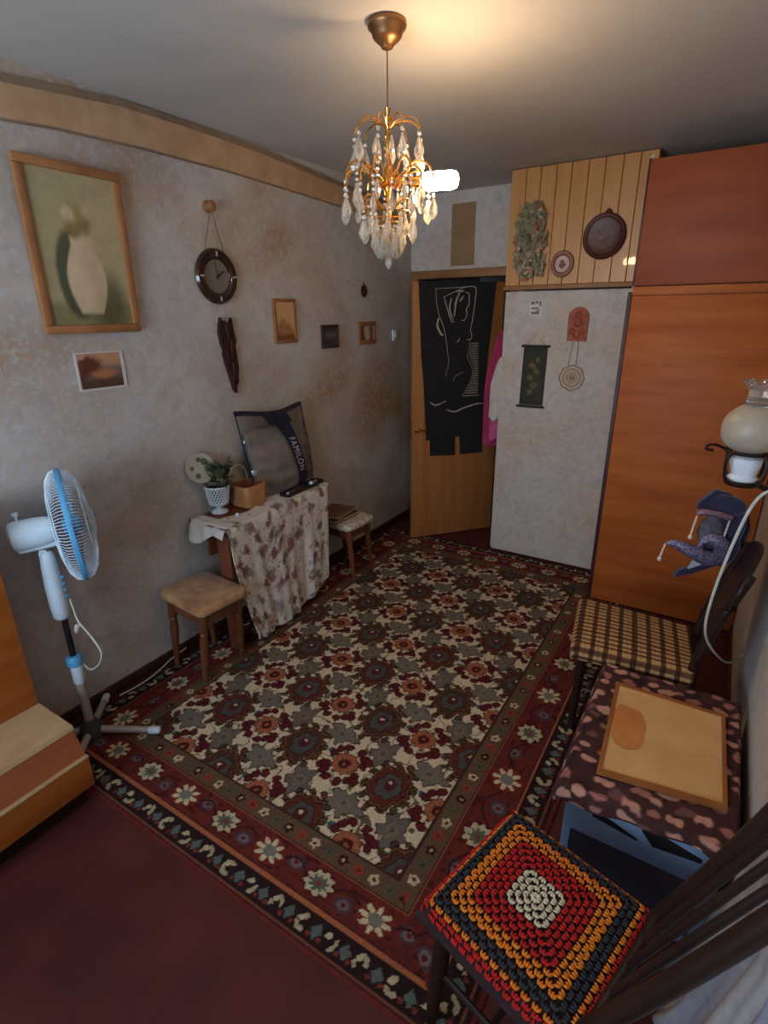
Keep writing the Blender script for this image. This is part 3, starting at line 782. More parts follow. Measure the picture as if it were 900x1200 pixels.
# dried bouquet
bq = thing('dried_bouquet', 'dried flower and grass bouquet hung upright on the pine boards', 'bouquet', (1.11, BY-.03, 1.99))
parts = {'dried_leaves': (MB(), MAT['dried_green']), 'dried_grass': (MB(), MAT['dried_grey']), 'dried_flowers': (MB(), MAT['dried_pink']), 'dried_seed_heads': (MB(), MAT['dried_cream'])}
rb = random.Random(5)
for k in range(230):
    zz = 2.02 + .40*rb.random()**1.1
    hw = np.interp(zz, [2.0, 2.08, 2.2, 2.32, 2.42], [.085, .10, .10, .085, .05])
    xx = 1.11+hw*rb.uniform(-1, 1); d = rb.uniform(.008, .055)
    key = rb.choices(list(parts), [50, 30, 14, 12])[0]
    a = rb.uniform(-.9, .9); ll = rb.uniform(.022, .048)
    mbx = parts[key][0]
    if key in ('dried_leaves', 'dried_grass'):
        mm = BM(xx, zz, d) @ RZ(a) @ RX(rb.uniform(-.8, .8)) @ RY(rb.uniform(-.6, .6))
        mbx.ball((0, 0, 0), 1, (1, 1, 1), 1) if False else None
        b = bmesh.new(); bmesh.ops.create_icosphere(b, subdivisions=1, radius=1)
        mbx.add(b, mm @ Matrix.Diagonal((ll*.42, ll, ll*.12, 1)))
    else:
        for q in range(4):
            mbx.ball(Vector((xx, BY-d-.004, zz)) + Vector((rb.uniform(-.012, .012), rb.uniform(-.006, .006), rb.uniform(-.012, .012))), rb.uniform(.007, .013), sub=1)
for k in range(26):
    x0 = 1.11+rb.uniform(-.03, .03); x1 = 1.11+rb.uniform(-.10, .10); zt = rb.uniform(2.2, 2.44)
    parts['dried_grass'][0].tube([(x0, BY-.012, 2.0), ((x0+x1)/2, BY-.03, (2.0+zt)/2), (x1, BY-.02, zt)], .0014, 4)
for nme, (mbx, mt_) in parts.items(): mbx.build(nme, mt_, bq)['kind'] = 'stuff'
w = MB()
w.box((1.075, BY-.010, 1.985), (.06, .016, .018), None, .004); w.build('tag', MAT['frame_brown'], bq)

# ================================================================== LEFT WALL PICTURES
def WM(y, z, d=0.0):   # local x along +y (to the right on the wall), local y up, z into the room
    return frame((d, y, z), (0, 1, 0), (0, 0, 1), (1, 0, 0))
def framed(name, label, y0, y1, z0, z1, fw, dep, mat_frame, colfn, lean=0.0, mat=None, tilt=0.0, nu=60, nv=80, cat='picture'):
    t = thing(name, label, cat, (.01, (y0+y1)/2, z0))
    wd, ht = y1-y0, z1-z0
    m0 = WM((y0+y1)/2, z0, .002) @ RX(0) @ RZ(tilt) @ RX(-lean)
    m0 = WM((y0+y1)/2, z0, .002) @ RZ(tilt) @ RX(lean)
    MB().box(m0 @ Vector((0, ht/2, dep*.3)), (wd-.006, ht-.006, dep*.4), m0.to_3x3()).build('backing', MAT['paper_brown'], t, smooth=0)
    for (cx, cy, sx, sy) in ((0, fw/2, wd, fw), (0, ht-fw/2, wd, fw), (-wd/2+fw/2, ht/2, fw, ht-2*fw+.002), (wd/2-fw/2, ht/2, fw, ht-2*fw+.002)):
        MB().box(m0 @ Vector((cx, cy, dep/2)), (sx, sy, dep), m0.to_3x3(), min(fw, dep)*.25).build('frame_side', mat_frame, t)
    A, B = np.meshgrid(np.linspace(0, 1, nu), np.linspace(0, 1, nv), indexing='ij')
    X = -wd/2+fw+A*(wd-2*fw); Y = fw+B*(ht-2*fw)
    M3 = np.array(m0)
    P = (np.stack([X, Y, np.full_like(X, dep*.62), np.ones_like(X)], -1) @ M3.T)[..., :3]
    vsurf('print', P, mat or MAT['print'], t, C=colfn(A, B), smooth=0)
    return t
def blend(c, col, m): return c*(1-m[..., None]) + L3(col)*m[..., None]
def soft(v, e=.02): return np.clip(v/e*.5+.5, 0, 1)
def print_big(A, B):
    n = vnoise(A, B, 7, 4)*.5+vnoise(A, B, 19, 5)*.5
    c = np.empty(A.shape+(3,)); c[:] = L3((176, 160, 122))
    c = blend(c, (158, 146, 108), np.clip(B*0+n*1.1-.2, 0, 1)*.6)
    c = blend(c, (128, 122, 82), soft(.15-B+.02*(n-.5), .03)*.9)                       # ground
    c = blend(c, (74, 72, 48), soft(.20-np.hypot((A-.72)*.9, (B-.15)), .08)*.8)        # dark patch low on the right
    q = np.hypot((A-.36)/.20, (B-.34)/.30)
    c = blend(c, (62, 70, 54), soft(1-q, .10)*.9)                                    # dark green cloth behind
    wj = .13+.10*np.sin(np.clip((B-.08)/.46, 0, 1)*PI)                                # tall pale jug on a ledge
    jug = soft(np.minimum.reduce([wj-np.abs(A-.50), B-.08, .60-B]), .012)
    c = blend(c, (206, 182, 150), jug); c = blend(c, (184, 160, 126), jug*soft(A-.55, .08)*.7)
    for a_, b_, r_, cc_ in ((.44, .66, .09, (134, 112, 62)), (.56, .68, .08, (120, 104, 64)), (.50, .75, .10, (146, 124, 76)), (.40, .74, .06, (198, 180, 146)), (.60, .77, .05, (190, 166, 130)), (.49, .84, .06, (168, 148, 104))):
        c = blend(c, cc_, soft(r_-np.hypot(A-a_, (B-b_)*1.3)+.06*(n-.5), .03)*.85)
    return c*(.9+.2*n)[..., None]
framed('large_framed_print', 'large wood-framed print of a pale jug on beige, highest on the left wall', .967, 1.388, 1.72, 2.345, .034, .030, MAT['frame_tan'], print_big, lean=.02)
def print_sunset(A, B):
    n = vnoise(A, B, 9, 14)
    c = np.empty(A.shape+(3,)); c[:] = L3((190, 138, 108))
    c = blend(c, (112, 96, 96), soft(.62-B, .1)); c = blend(c, (86, 60, 46), soft(.34-B+.2*(n-.5), .1))
    c = blend(c, (96, 50, 36), soft(1-np.hypot((A-.25)/.28, (B-.6)/.3)+.5*(n-.5), .3)); c = blend(c, (196, 120, 74), soft(1-np.hypot((A-.55)/.3, (B-.40)/.13)+.5*(n-.5), .4)*.7)
    return c
ph = thing('photo_print', 'small white-bordered sunset photo pinned below the large print', 'photo', (.004, 1.177, 1.482))
mm = WM(1.177, 1.482, .001)
MB().box(mm @ Vector((0, .080, .002)), (.222, .160, .004), mm.to_3x3()).build('mount', MAT['paper_white'], ph, smooth=0)
A, B = np.meshgrid(np.linspace(0, 1, 50), np.linspace(0, 1, 40), indexing='ij')
P = np.stack([np.full_like(A, .0056), 1.177-.102+A*.196, 1.482+.009+B*.146], -1)
vsurf('print', P, MAT['print'], ph, C=print_sunset(A, B), smooth=0)
def print_sketch(A, B):
    n = vnoise(A, B, 10, 24); c = np.empty(A.shape+(3,)); c[:] = L3((204, 160, 112))
    c = blend(c, (150, 102, 62), soft(.55-B-.5*np.abs(A-.35)+.12*(n-.5), .06)*.7); c = blend(c, (120, 78, 46), soft(.14-B+.08*(n-.5), .05)); 
    return blend(c, (136, 92, 58), soft(np.sin(A*40+n*12)-.5, .3)*soft(.6-B-.5*np.abs(A-.35), .1)*.5)
framed('sketch_picture', 'small tan framed sketch, nearest to the clock', 2.284, 2.478, 1.622, 1.873, .018, .016, MAT['frame_tan'], print_sketch)
def print_dark(A, B):
    n = vnoise(A, B, 8, 34); c = np.empty(A.shape+(3,)); c[:] = L3((64, 58, 54))
    return blend(c, (110, 104, 100), soft(1-np.hypot((A-.5)/.45, (B-.55)/.18)+.3*(n-.5), .6)*.7)
framed('dark_picture', 'small dark framed picture, the middle of three', 2.727, 2.912, 1.568, 1.718, .020, .014, MAT['frame_dark'], print_dark)
def print_light(A, B):
    n = vnoise(A, B, 7, 44); c = np.empty(A.shape+(3,)); c[:] = L3((188, 168, 138))
    return blend(c, (92, 62, 46), soft(np.abs(A-.5)-.22+.25*(n-.5), .08)*.9)
framed('pale_picture', 'small brown framed picture with pale centre, nearest to the door', 3.162, 3.378, 1.57, 1.73, .032, .014, MAT['frame_tan'], print_light)
ovp = thing('oval_ornament', 'tiny dark oval ornament high on the wall near the door', 'ornament', (.01, 3.247, 1.895))
MB().lathe([(0, 0), (.034, 0), (.040, .006), (.030, .010), (0, .010)], 24, WM(3.247, 1.938, .001), sy=1.08).build('plaque', MAT['brown_plate'], ovp)
MB().lathe([(.008, 0), (.006, .006), (0, .007)], 10, WM(3.247, 1.986, .001)).build('loop', MAT['brown_plate'], ovp)
sw = thing('light_switch', 'white light switch on the left wall beside the door', 'switch', (.005, 3.673, 1.575))
MB().bb(.0, .012, 3.640, 3.706, 1.578, 1.660, .004).build('plate', MAT['white_paint'], sw)
MB().bb(.012, .020, 3.655, 3.69, 1.598, 1.640, .003).build('rocker', MAT['white_paint'], sw)
# clock
ck = thing('wall_clock', 'round dark wall clock hung by two cords from a peg', 'clock', (.015, 1.878, 1.84))
CM = WM(1.880, 1.972, .002)
MB().lathe([(0, 0), (.128, 0), (.134, .012), (.126, .026), (.105, .030), (.084, .020), (.080, .014), (0, .014)], 48, CM).build('rim', MAT['clock_rim'], ck)
MB().lathe([(.083, 0), (0, .0015)], 40, CM @ TR(0, 0, .0145), cap=False).build('face', MAT['clock_glass'], ck, smooth=0)
for k in range(4):
    a = k*PI/2; c = CM @ Vector((.107*math.cos(a), .107*math.sin(a), .031))
    MB().box(c, (.009 if k % 2 else .022, .022 if k % 2 else .009, .003), CM.to_3x3()).build('hour_mark', MAT['silver'], ck, smooth=0)
MB().prism([(-.003, -.015), (.003, -.015), (.0015, .075), (-.0015, .075)], .002, CM @ TR(0, 0, .018) @ RZ(.1)).build('hand', MAT['bronze'], ck, smooth=0)
MB().prism([(-.0035, -.012), (.0035, -.012), (.002, .05), (-.002, .05)], .002, CM @ TR(0, 0, .0205) @ RZ(-1.0)).build('hand', MAT['dark_metal'], ck, smooth=0)
for s_ in (-1, 1):
    MB().tube([(.028, 1.875, 2.286), (.02, 1.878+s_*.062, 2.088)], .0028, 6).build('cord', MAT['rope'], ck)
pg = MB(); pg.lathe([(.026, 0), (.028, .008), (.016, .014), (.012, .024), (.024, .032), (.026, .040), (.014, .050), (0, .052)], 20, WM(1.874, 2.290, .0))
props(pg.build('wall_peg', MAT['knob_wood']), 'turned wooden wall peg holding up the clock cords', 'peg')
# carved strip of dark wood
wc = MB()
oc = [(1.872, 1.775), (1.893, 1.735), (1.900, 1.757), (1.912, 1.742), (1.928, 1.735), (1.946, 1.772), (1.952, 1.70), (1.964, 1.655), (1.952, 1.625), (1.960, 1.555), (1.962, 1.505), (1.952, 1.455), (1.956, 1.44), (1.935, 1.41), (1.930, 1.374), (1.915, 1.395), (1.895, 1.47), (1.876, 1.545), (1.866, 1.59), (1.874, 1.602), (1.860, 1.64), (1.852, 1.70), (1.862, 1.745)]
wc.prism([(y-1.905, z-1.374) for y, z in oc], .022, WM(1.905, 1.374, .001))
wco = thing('wood_carving', 'jagged dark wood carving hanging below the round clock', 'carving', (.01, 1.905, 1.374))
wc.build('carved_board', MAT['carving'], wco, smooth=0)
w = MB()
for (y, z, l, a) in ((1.905, 1.70, .09, .1), (1.925, 1.62, .1, -.05), (1.89, 1.58, .08, .1), (1.925, 1.50, .09, .05), (1.915, 1.44, .06, .0)):
    w.box((.026, y, z), (.010, .018, l), Matrix.Rotation(a, 3, 'X'), .004)
w.build('ridges', MAT['carving'], wco)
for zz in (1.745,): MB().ball((.028, 1.905, 1.72), .010, (.6, 1, 1), 1).build('eye_knot', MAT['dark_wood'], wco)

# ================================================================== STOOLS by the left wall
def stool(t, c, sx, sy, ang, top, mat_cover, feet, thick=.055, cover='seat'):
    m0 = TR(c[0], c[1], 0) @ RZ(ang)
    w = MB(); b = bmesh.new(); bmesh.ops.create_cube(b, size=1.0)
    bmesh.ops.scale(b, vec=(sx, sy, thick), verts=b.verts)
    ve = [e for e in b.edges if abs(e.verts[0].co.z-e.verts[1].co.z) > .01]
    bmesh.ops.bevel(b, geom=ve, offset=.045, segments=5, affect='EDGES', profile=.5)
    he = [e for e in b.edges if abs(e.verts[0].co.z-e.verts[1].co.z) < .001 and len(e.link_faces) == 2 and abs(e.link_faces[0].normal.z-e.link_faces[1].normal.z) > .5]
    bmesh.ops.bevel(b, geom=he, offset=thick*.38, segments=3, affect='EDGES', profile=.5)
    w.add(b, m0 @ TR(0, 0, top-thick/2)); w.build(cover, mat_cover, t)
    za = top-thick
    # apron boards
    for (cx, cy, lx, ly) in ((0, -sy/2+.045, sx-.12, .018), (0, sy/2-.045, sx-.12, .018), (-sx/2+.045, 0, .018, sy-.12), (sx/2-.045, 0, .018, sy-.12)):
        MB().box(m0 @ Vector((cx, cy, za-.034)), (lx, ly, .066), m0.to_3x3(), .003).build('apron', MAT['stool_wood'], t)
    for (qx, qy), f in zip(((-1, -1), (1, -1), (1, 1), (-1, 1)), feet):
        p0 = m0 @ Vector((qx*(sx/2-.048), qy*(sy/2-.048), za)); p1 = Vector((f[0], f[1], .0095))
        d = p1-p0; w = MB()
        zz = [0, .25, .27, .29, .31, .40, .62, .85, 1.0]; rr = [.023, .023, .017, .021, .017, .022, .019, .015, .013]
        mt_ = frame(p0, (1, 0, 0), (0, 1, 0), d)
        w.lathe([(r_, z_) for r_, z_ in zip(rr, zz)], 14, mt_)
        w.build('leg', MAT['stool_wood'], t)
s1 = thing('wooden_stool', 'wooden stool with plain tan padded seat before the floral cloth', 'stool', (.248, 1.352, 0))
stool(s1, (.248, 1.352), .365, .300, -.09, .474, MAT['stool_cover'], ((.085, 1.245), (.325, 1.230), (.315, 1.495), (.10, 1.49)))
s2 = thing('covered_stool', 'wooden stool with white lace cover in the dark corner', 'stool', (.20, 2.66, 0))
stool(s2, (.198, 2.665), .31, .30, -.08, .43, MAT['lace'], ((.07, 2.53), (.335, 2.555), (.285, 2.845), (.06, 2.83)), .05, 'seat_cover')
for k, (dz, mt_, sx, sy, a, lab) in enumerate(((.4305, 'book_dark', .20, .25, -.05, 'dark brown book lying on the lace-covered stool, the lower one'), (.4585, 'book_brown', .185, .225, .12, 'reddish brown book lying on top of the darker book'))):
    bk = thing('book', lab, 'book', (.155, 2.62, dz))
    m0 = TR(.15, 2.62, dz) @ RZ(a)
    MB().box(m0 @ Vector((0, 0, .0135)), (sx-.012, sy-.010, .018), m0.to_3x3()).build('pages', MAT['pages'], bk, smooth=0)
    MB().box(m0 @ Vector((0, 0, .0022)), (sx, sy, .0044), m0.to_3x3(), .001).build('cover', MAT[mt_], bk)
    MB().box(m0 @ Vector((0, 0, .0248)), (sx, sy, .0044), m0.to_3x3(), .001).build('cover', MAT[mt_], bk)
    MB().box(m0 @ Vector((-sx/2+.002, 0, .0135)), (.005, sy, .026), m0.to_3x3(), .002).build('spine', MAT[mt_], bk)

# ================================================================== TABLE WITH FLORAL CLOTH
TZ = .758
def front_x(y): return np.interp(y, [1.45, 2.37], [.318, .272])
tb = thing('side_table', 'narrow brown side table under the floral cloth by the left wall', 'table', (.16, 1.91, 0))
w = MB(); w.prism([(.02, 1.497), (.310, 1.497), (.266, 2.355), (.02, 2.355)], .024, TR(0, 0, TZ-.026)); w.build('table_top', MAT['table_wood'], tb, smooth=20)
MB().bb(.205, .292, 1.512, 1.532, .010, TZ-.027, .003).build('end_panel', MAT['table_wood'], tb)
MB().bb(.04, .250, 2.32, 2.342, .010, TZ-.027, .003).build('end_panel', MAT['table_wood'], tb)
MB().bb(.10, .118, 1.532, 2.32, .55, TZ-.027, .002).build('stretcher', MAT['table_wood'], tb)
for y in (2.33,): MB().bb(.03, .055, y-.014, y+.014, .010, TZ-.027, .003).build('leg', MAT['table_wood'], tb)
# the cloth: lies on the front of the top and falls to the floor
ns, nt_ = 260, 200
S, T = np.meshgrid(np.linspace(0, 1, ns), np.linspace(0, 1, nt_), indexing='ij')
hem = np.interp(S[:, 0], [0, .1, .25, .4, .55, .7, .85, .95, 1], [.085, .055, .05, .048, .055, .08, .125, .165, .20])
ytop = 1.474 + S*.903
back = np.interp(S[:, 0], [0, .12, .3, .45, .6, 1], [.17, .15, .10, .14, .19, .19])     # how far it reaches over the top
topl = back[:, None]; drop = (TZ+.004-hem)[:, None]
arc = T*(topl+drop); k = np.clip(arc-topl, 0, None)
fx = front_x(ytop)+.010
r0 = .018
X = np.where(arc < topl, fx-(topl-arc)-.0, fx + r0*(1-np.exp(-k/r0)))
Z = np.where(arc < topl, TZ+.004, TZ+.004-k)
f = np.clip(k/.65, 0, 1)
yn = ytop + f**1.8*.10*(1-S)**2 - f*.05*S**2
X = X + f*(.011*np.sin(S*17+.5) + .008*np.sin(S*34+T*2) + .006*np.sin(S*61+1)) + f*.025*np.clip(S-.75, 0, 1)*2 + .012*f
X = X + .0016*np.sin(S*330+2.5*np.sin(T*9)+S*40)*np.clip(k/.03, 0, 1)
# far end wraps back round the table
wrapk = np.clip((S-.955)/.045, 0, 1)
X = X - wrapk**1.6*.10*np.clip(k/.05, 0, 1); yn = yn + .03*np.sin(wrapk*PI/2)*(.35+f*1.0)
def flowers(U, V, seed, n, us, vs):
    r = np.random.default_rng(seed); c = np.empty(U.shape+(3,)); c[:] = L3((218, 211, 202))
    c = blend(c, (196, 180, 164), vnoise(U, V, 12, seed)*.5)
    pal = [(140, 92, 92), (124, 102, 84), (150, 110, 104), (112, 100, 84), (128, 84, 80), (150, 138, 132)]
    centers = []
    for q in range(n*30):
        p = (r.random()*us, r.random()*vs)
        if all((p[0]-a)**2+(p[1]-b)**2 > .068**2 for a, b in centers): centers.append(p)
        if len(centers) >= n: break
    nz = vnoise(U, V, 90, seed+2)-.5
    for (a, b) in centers:
        big = r.random() < .72; col = pal[r.integers(len(pal))]; rad = r.uniform(.030, .044) if big else r.uniform(.014, .021)
        for q in range(5 if big else 2):
            an = r.random()*6.3; oa, ob = a+rad*.55*math.cos(an), b+rad*.55*math.sin(an)
            m = np.clip((rad*.62-np.hypot(U-oa, V-ob)+nz*.016)/.005, 0, 1)
            cc = tuple(int(v*(.85+.3*r.random())) for v in col); c = blend(c, cc, m*.70)
        if big:
            for q in range(3):
                an = r.random()*6.3; oa, ob = a+rad*1.3*math.cos(an), b+rad*1.3*math.sin(an)
                m = np.clip((rad*.36-np.hypot(U-oa, V-ob)+nz*.012)/.004, 0, 1); c = blend(c, (150, 140, 120), m*.6)
    return c
tc_ = vsurf('tablecloth', np.stack([X, yn, Z], -1), MAT['knitted'], C=flowers(ytop, arc, 3, 95, 2.5, .9) if False else flowers(ytop-1.45, arc, 8, 95, .95, .88), thick=.0022)
props(tc_, 'crinkled cream floral tablecloth falling to the floor from the table', 'tablecloth')
# the white corner that hangs over the near end
nu, nv = 40, 26
U, V = np.meshgrid(np.linspace(0, 1, nu), np.linspace(0, 1, nv), indexing='ij')
yy = 1.565 - np.minimum(V*.18, .07) - .024*np.clip(V*.18-.07, 0, 1)/.11*1.0
kk = np.clip(V*.18-.075, 0, None)*(.75+.35*np.sin(U*5+.6))
P = np.stack([.05+U*.262, yy-.012*np.clip(kk/.03, 0, 1)-.006*np.sin(U*16)*np.clip(kk/.04, 0, 1), TZ+.008-kk], -1)
props(vsurf('table_runner_corner', P, MAT['white_cloth'], thick=.003), 'white cloth corner hanging over the near table end', 'cloth')

# pedestal pot with lattice bowl
pot = thing('pedestal_planter', 'white lattice pedestal pot with leafy plant on the table', 'planter', (.072, 1.66, TZ))
px, py, pz = .078, 1.662, TZ+.002
MB().lathe([(0, 0), (.046, 0), (.048, .006), (.036, .014), (.018, .024), (.014, .038), (.020, .046), (0, .047)], 28, TR(px, py, pz)).build('pedestal', MAT['white_paint'], pot)
MB().lathe([(0, .046), (.046, .047), (.052, .056), (.048, .060), (0, .052)], 28, TR(px, py, pz)).build('bowl_base', MAT['white_paint'], pot)
w = MB()
rb_, rt_, zb_, zt_ = .050, .066, .056, .150
for k in range(22):
    for s_ in (-1, 1):
        pts = []
        for q in range(7):
            t = q/6; a = 2*PI*k/22 + s_*t*.9; r = rb_+(rt_-rb_)*t; pts.append((px+r*math.cos(a), py+r*math.sin(a), pz+zb_+(zt_-zb_)*t))
        w.tube(pts, .0034, 5)
lt = w.build('lattice_bowl', MAT['white_paint'], pot)
w = MB(); w.tube([(px+.067*math.cos(a), py+.067*math.sin(a), pz+.152) for a in np.linspace(0, 2*PI, 36, endpoint=False)], .006, 8, True); w.build('rim', MAT['white_paint'], pot)
MB().lathe([(0, .066), (.046, .068), (.058, .135), (.056, .14), (0, .146)], 24, TR(px, py, pz)).build('soil_liner', MAT['soil'], pot)
rl = random.Random(3)
leafmesh = None
for q in range(64):
    an = rl.uniform(0, 2*PI); rad = rl.uniform(0, .05); hz = rl.uniform(.155, .275)
    c = Vector((px+.012+rad*math.cos(an), py+.020+rad*math.sin(an)*1.1, pz+hz))
    if leafmesh is None:
        b = bmesh.new(); n_ = 6
        A_ = [b.verts.new((.011*math.sin(PI*i/n_), .05*i/n_-.01, .004*math.sin(PI*i/n_))) for i in range(n_+1)]
        B_ = [b.verts.new((-.011*math.sin(PI*i/n_)-.0004, .05*i/n_-.01, .004*math.sin(PI*i/n_))) for i in range(n_+1)]
        C_ = [b.verts.new((0, .05*i/n_-.01, -.001)) for i in range(n_+1)]
        for i in range(n_):
            b.faces.new((A_[i], A_[i+1], C_[i+1], C_[i])); b.faces.new((C_[i], C_[i+1], B_[i+1], B_[i]))
        leafmesh = bpy.data.meshes.new('leaf'); b.to_mesh(leafmesh); b.free(); leafmesh.materials.append(MAT['leaf_green']); leafmesh.shade_smooth()
    o = link('leaf', leafmesh, pot, c)
    o.rotation_euler = (rl.uniform(-.3, 1.2), rl.uniform(-.6, .6), an-PI/2); o.scale = (1.5, 1.25, 1.3)
w = MB()
for q in range(9):
    an = rl.uniform(0, 2*PI); w.tube([(px, py, pz+.14), (px+.012+.02*math.cos(an), py+.02+.02*math.sin(an), pz+.2), (px+.012+.04*math.cos(an), py+.02+.045*math.sin(an), pz+.26)], .0016, 5)
w.build('stems', MAT['leaf_green'], pot)
w = MB()
for q in range(7): w.ball((px+.045+rl.uniform(-.01, .01), py+rl.uniform(-.02, .03), pz+rl.uniform(.16, .21)), rl.uniform(.006, .01), sub=1)
w.build('buds', MAT['leaf_pale'], pot)
# round painted plate propped behind the plant
pl_ = thing('painted_plate', 'round pale painted plate propped behind the leafy plant', 'plate', (.03, 1.60, TZ+.14))
PM = frame((.035, 1.600, TZ+.262), (0.25, .968, 0), (-.22, .057, .974), (.943, -.244, .227))
MB().lathe([(0, 0), (.055, 0), (.082, .010), (.080, .013), (.055, .004), (0, .004)], 40, PM).build('disc', MAT['plate_white'], pl_)
w = MB()
for a, b, r in ((-.045, .005, .013), (.03, .03, .022), (.04, -.01, .02), (-.02, -.04, .016), (.0, .045, .015)):
    w.lathe([(r, 0), (r*.5, .001), (0, .0012)], 7, PM @ TR(a, b, .0052), cap=False)
w.build('painted_leaves', MAT['plate_green'], pl_, smooth=0)
MB().tube([(.035, 1.612, TZ+.19), (.05, 1.63, TZ+.15), (.06, 1.65, TZ+.14)], .003, 6).build('stake', MAT['dark_metal'], pl_)
# birch bark box
bx = thing('birch_box', 'light brown birch bark box on the table beside the planter', 'box', (.125, 1.84, TZ))
by_, bx_, hh = 1.842, .125, .118
def rr_ring(hx, hy, r, z, n=6):
    pts = []
    for sx_, sy_, a0 in ((1, 1, 0), (-1, 1, PI/2), (-1, -1, PI), (1, -1, 1.5*PI)):
        for q in range(n): 
            a = a0+q*PI/2/(n-1); pts.append((bx_+sx_*(hx-r)+r*math.cos(a), by_+sy_*(hy-r)+r*math.sin(a), z))
    return pts
def ringloft(rings, name, mat, parent, cap0=False, cap1=False):
    m = MB(); R = [[m.bm.verts.new(Vector(p)) for p in rg] for rg in rings]; n = len(R[0])
    for a, b in zip(R, R[1:]):
        for q in range(n): m.bm.faces.new((a[q], a[(q+1) % n], b[(q+1) % n], b[q]))
    if cap0: m.bm.faces.new(R[0][::-1])
    if cap1: m.bm.faces.new(R[-1])
    return m.build(name, mat, parent)
z0 = TZ+.008
ringloft([rr_ring(.070, .078, .03, z0), rr_ring(.073, .081, .03, z0+hh*.5), rr_ring(.072, .080, .03, z0+hh), rr_ring(.066, .074, .026, z0+hh)], 'wall', MAT['birch'], bx, True)
ringloft([rr_ring(.066, .074, .026, z0+hh), rr_ring(.064, .072, .026, z0+.012)], 'lining', MAT['birch_dark'], bx, False, True)
ringloft([rr_ring(.0755, .0835, .03, z0+hh-.02), rr_ring(.076, .084, .03, z0+hh-.010), rr_ring(.0735, .0815, .03, z0+hh+.003)], 'rim_band', MAT['birch'], bx)
props(MB().ball((.095, 1.815, z0+.012+.033), .034, (1, 1, .95), 2).build('wooden_ball', MAT['birch']), 'round wooden ball lying inside the birch bark box', 'ball')
props(MB().ball((.222, 1.655, TZ+.015), .011).build('white_bead', MAT['white_paint']), 'small white round bead beside the pedestal pot', 'bead')
props(MB().tube(interp_path([(.028, 1.80, TZ+.010), (.028, 1.79, TZ+.10), (.028, 1.81, TZ+.19), (.028, 1.86, TZ+.215), (.028, 1.915, TZ+.19), (.028, 1.935, TZ+.12), (.028, 1.935, TZ+.010)], 36), .0035, 6).build('wire_loop', MAT['cable']), 'thin pale wire loop standing behind the birch box', 'wire')

# vinyl bag
bag = thing('bedding_bag', 'clear vinyl bedding bag with navy trim standing on the table', 'bag', (.12, 2.13, TZ))
BY0, BY1, BZ0, BZ1 = 1.945, 2.44, TZ+.006, 1.262
def bag_side(u, v, sgn, tk=.085, inset=0.0):
    """u across (0..1), v up (0..1)."""
    yc = BY0 + (BY1-BY0)*u; flare = .022*np.sin(PI*v)
    yc = yc + (u-.5)*2*flare*(1-v) - .03*(1-v)*0 - (u < .5)*(.090*v*(1-2*u)) - (u > .5)*.028*v*(2*u-1)*1.0
    ztop = BZ1 - .034*np.sin(PI*u)**1.5 + .018*(1-u)
    z = BZ0 + (ztop-BZ0)*v
    prof = np.sqrt(np.clip(np.sin(PI*np.clip(u, 0, 1)), 0, 1))*np.sqrt(np.clip(1-v**1.8, 0, 1))*np.clip(.62+v*3, 0, 1)
    x = .105 - .045*v + sgn*(tk*prof) - inset*sgn
    wr = .004*np.sin(u*23+v*8)+.003*np.sin(v*31-u*12)
    return np.stack([x + wr*prof*sgn, yc, z], -1)
U, V = np.meshgrid(np.linspace(0, 1, 48), np.linspace(0, 1, 44), indexing='ij')
Fp = bag_side(U, V, 1); Bp = bag_side(U, V, -1)
Bp[..., 0] = np.maximum(Bp[..., 0], .010)
vsurf('vinyl_front', Fp, MAT['vinyl'], bag); vsurf('vinyl_back', Bp, MAT['vinyl'], bag)
# quilt inside
Uq, Vq = np.meshgrid(np.linspace(.04, .96, 40), np.linspace(.01, .80, 36), indexing='ij')
def quilt(sgn):
    P = bag_side(Uq, Vq*1.0, sgn, .077); q = np.sqrt(np.clip(1-(np.clip(Vq/.80, 0, 1))**6, 0, 1))
    mid = .105-.045*Vq; P[..., 0] = mid + (P[..., 0]-mid)*q + .004*np.sin(Vq*40)*q*sgn
    P[..., 0] = np.maximum(P[..., 0], .014); P[..., 2] -= .05*np.cos(Uq*7)*np.clip(Vq-.55, 0, 1)
    return P
Q = np.concatenate([quilt(1), quilt(-1)[::-1]], 0)
vsurf('quilt', Q, MAT['duvet'], bag, wrap=True)
# trims
def edge_tube(us, vs, r, name):
    P = bag_side(np.array(us), np.array(vs), 1, .0)
    return MB().tube([tuple(p) for p in P], r, 6).build(name, MAT['navy'], bag)
tt = np.linspace(0, 1, 24)
edge_tube(np.zeros(24), tt, .005, 'side_piping'); edge_tube(np.ones(24), tt, .005, 'side_piping')
P0 = bag_side(tt, np.full(24, .955), 1, .0); P1 = bag_side(tt, np.full(24, 1.0), 1, .0)
w = MB()
for dx in (-.004, .006):
    w.quadstrip([(p[0]+dx, p[1], p[2]) for p in P0], [(p[0]+dx, p[1], p[2]) for p in P1])
w.tube([tuple(p) for p in P1], .006, 6); w.build('top_trim', MAT['navy'], bag)
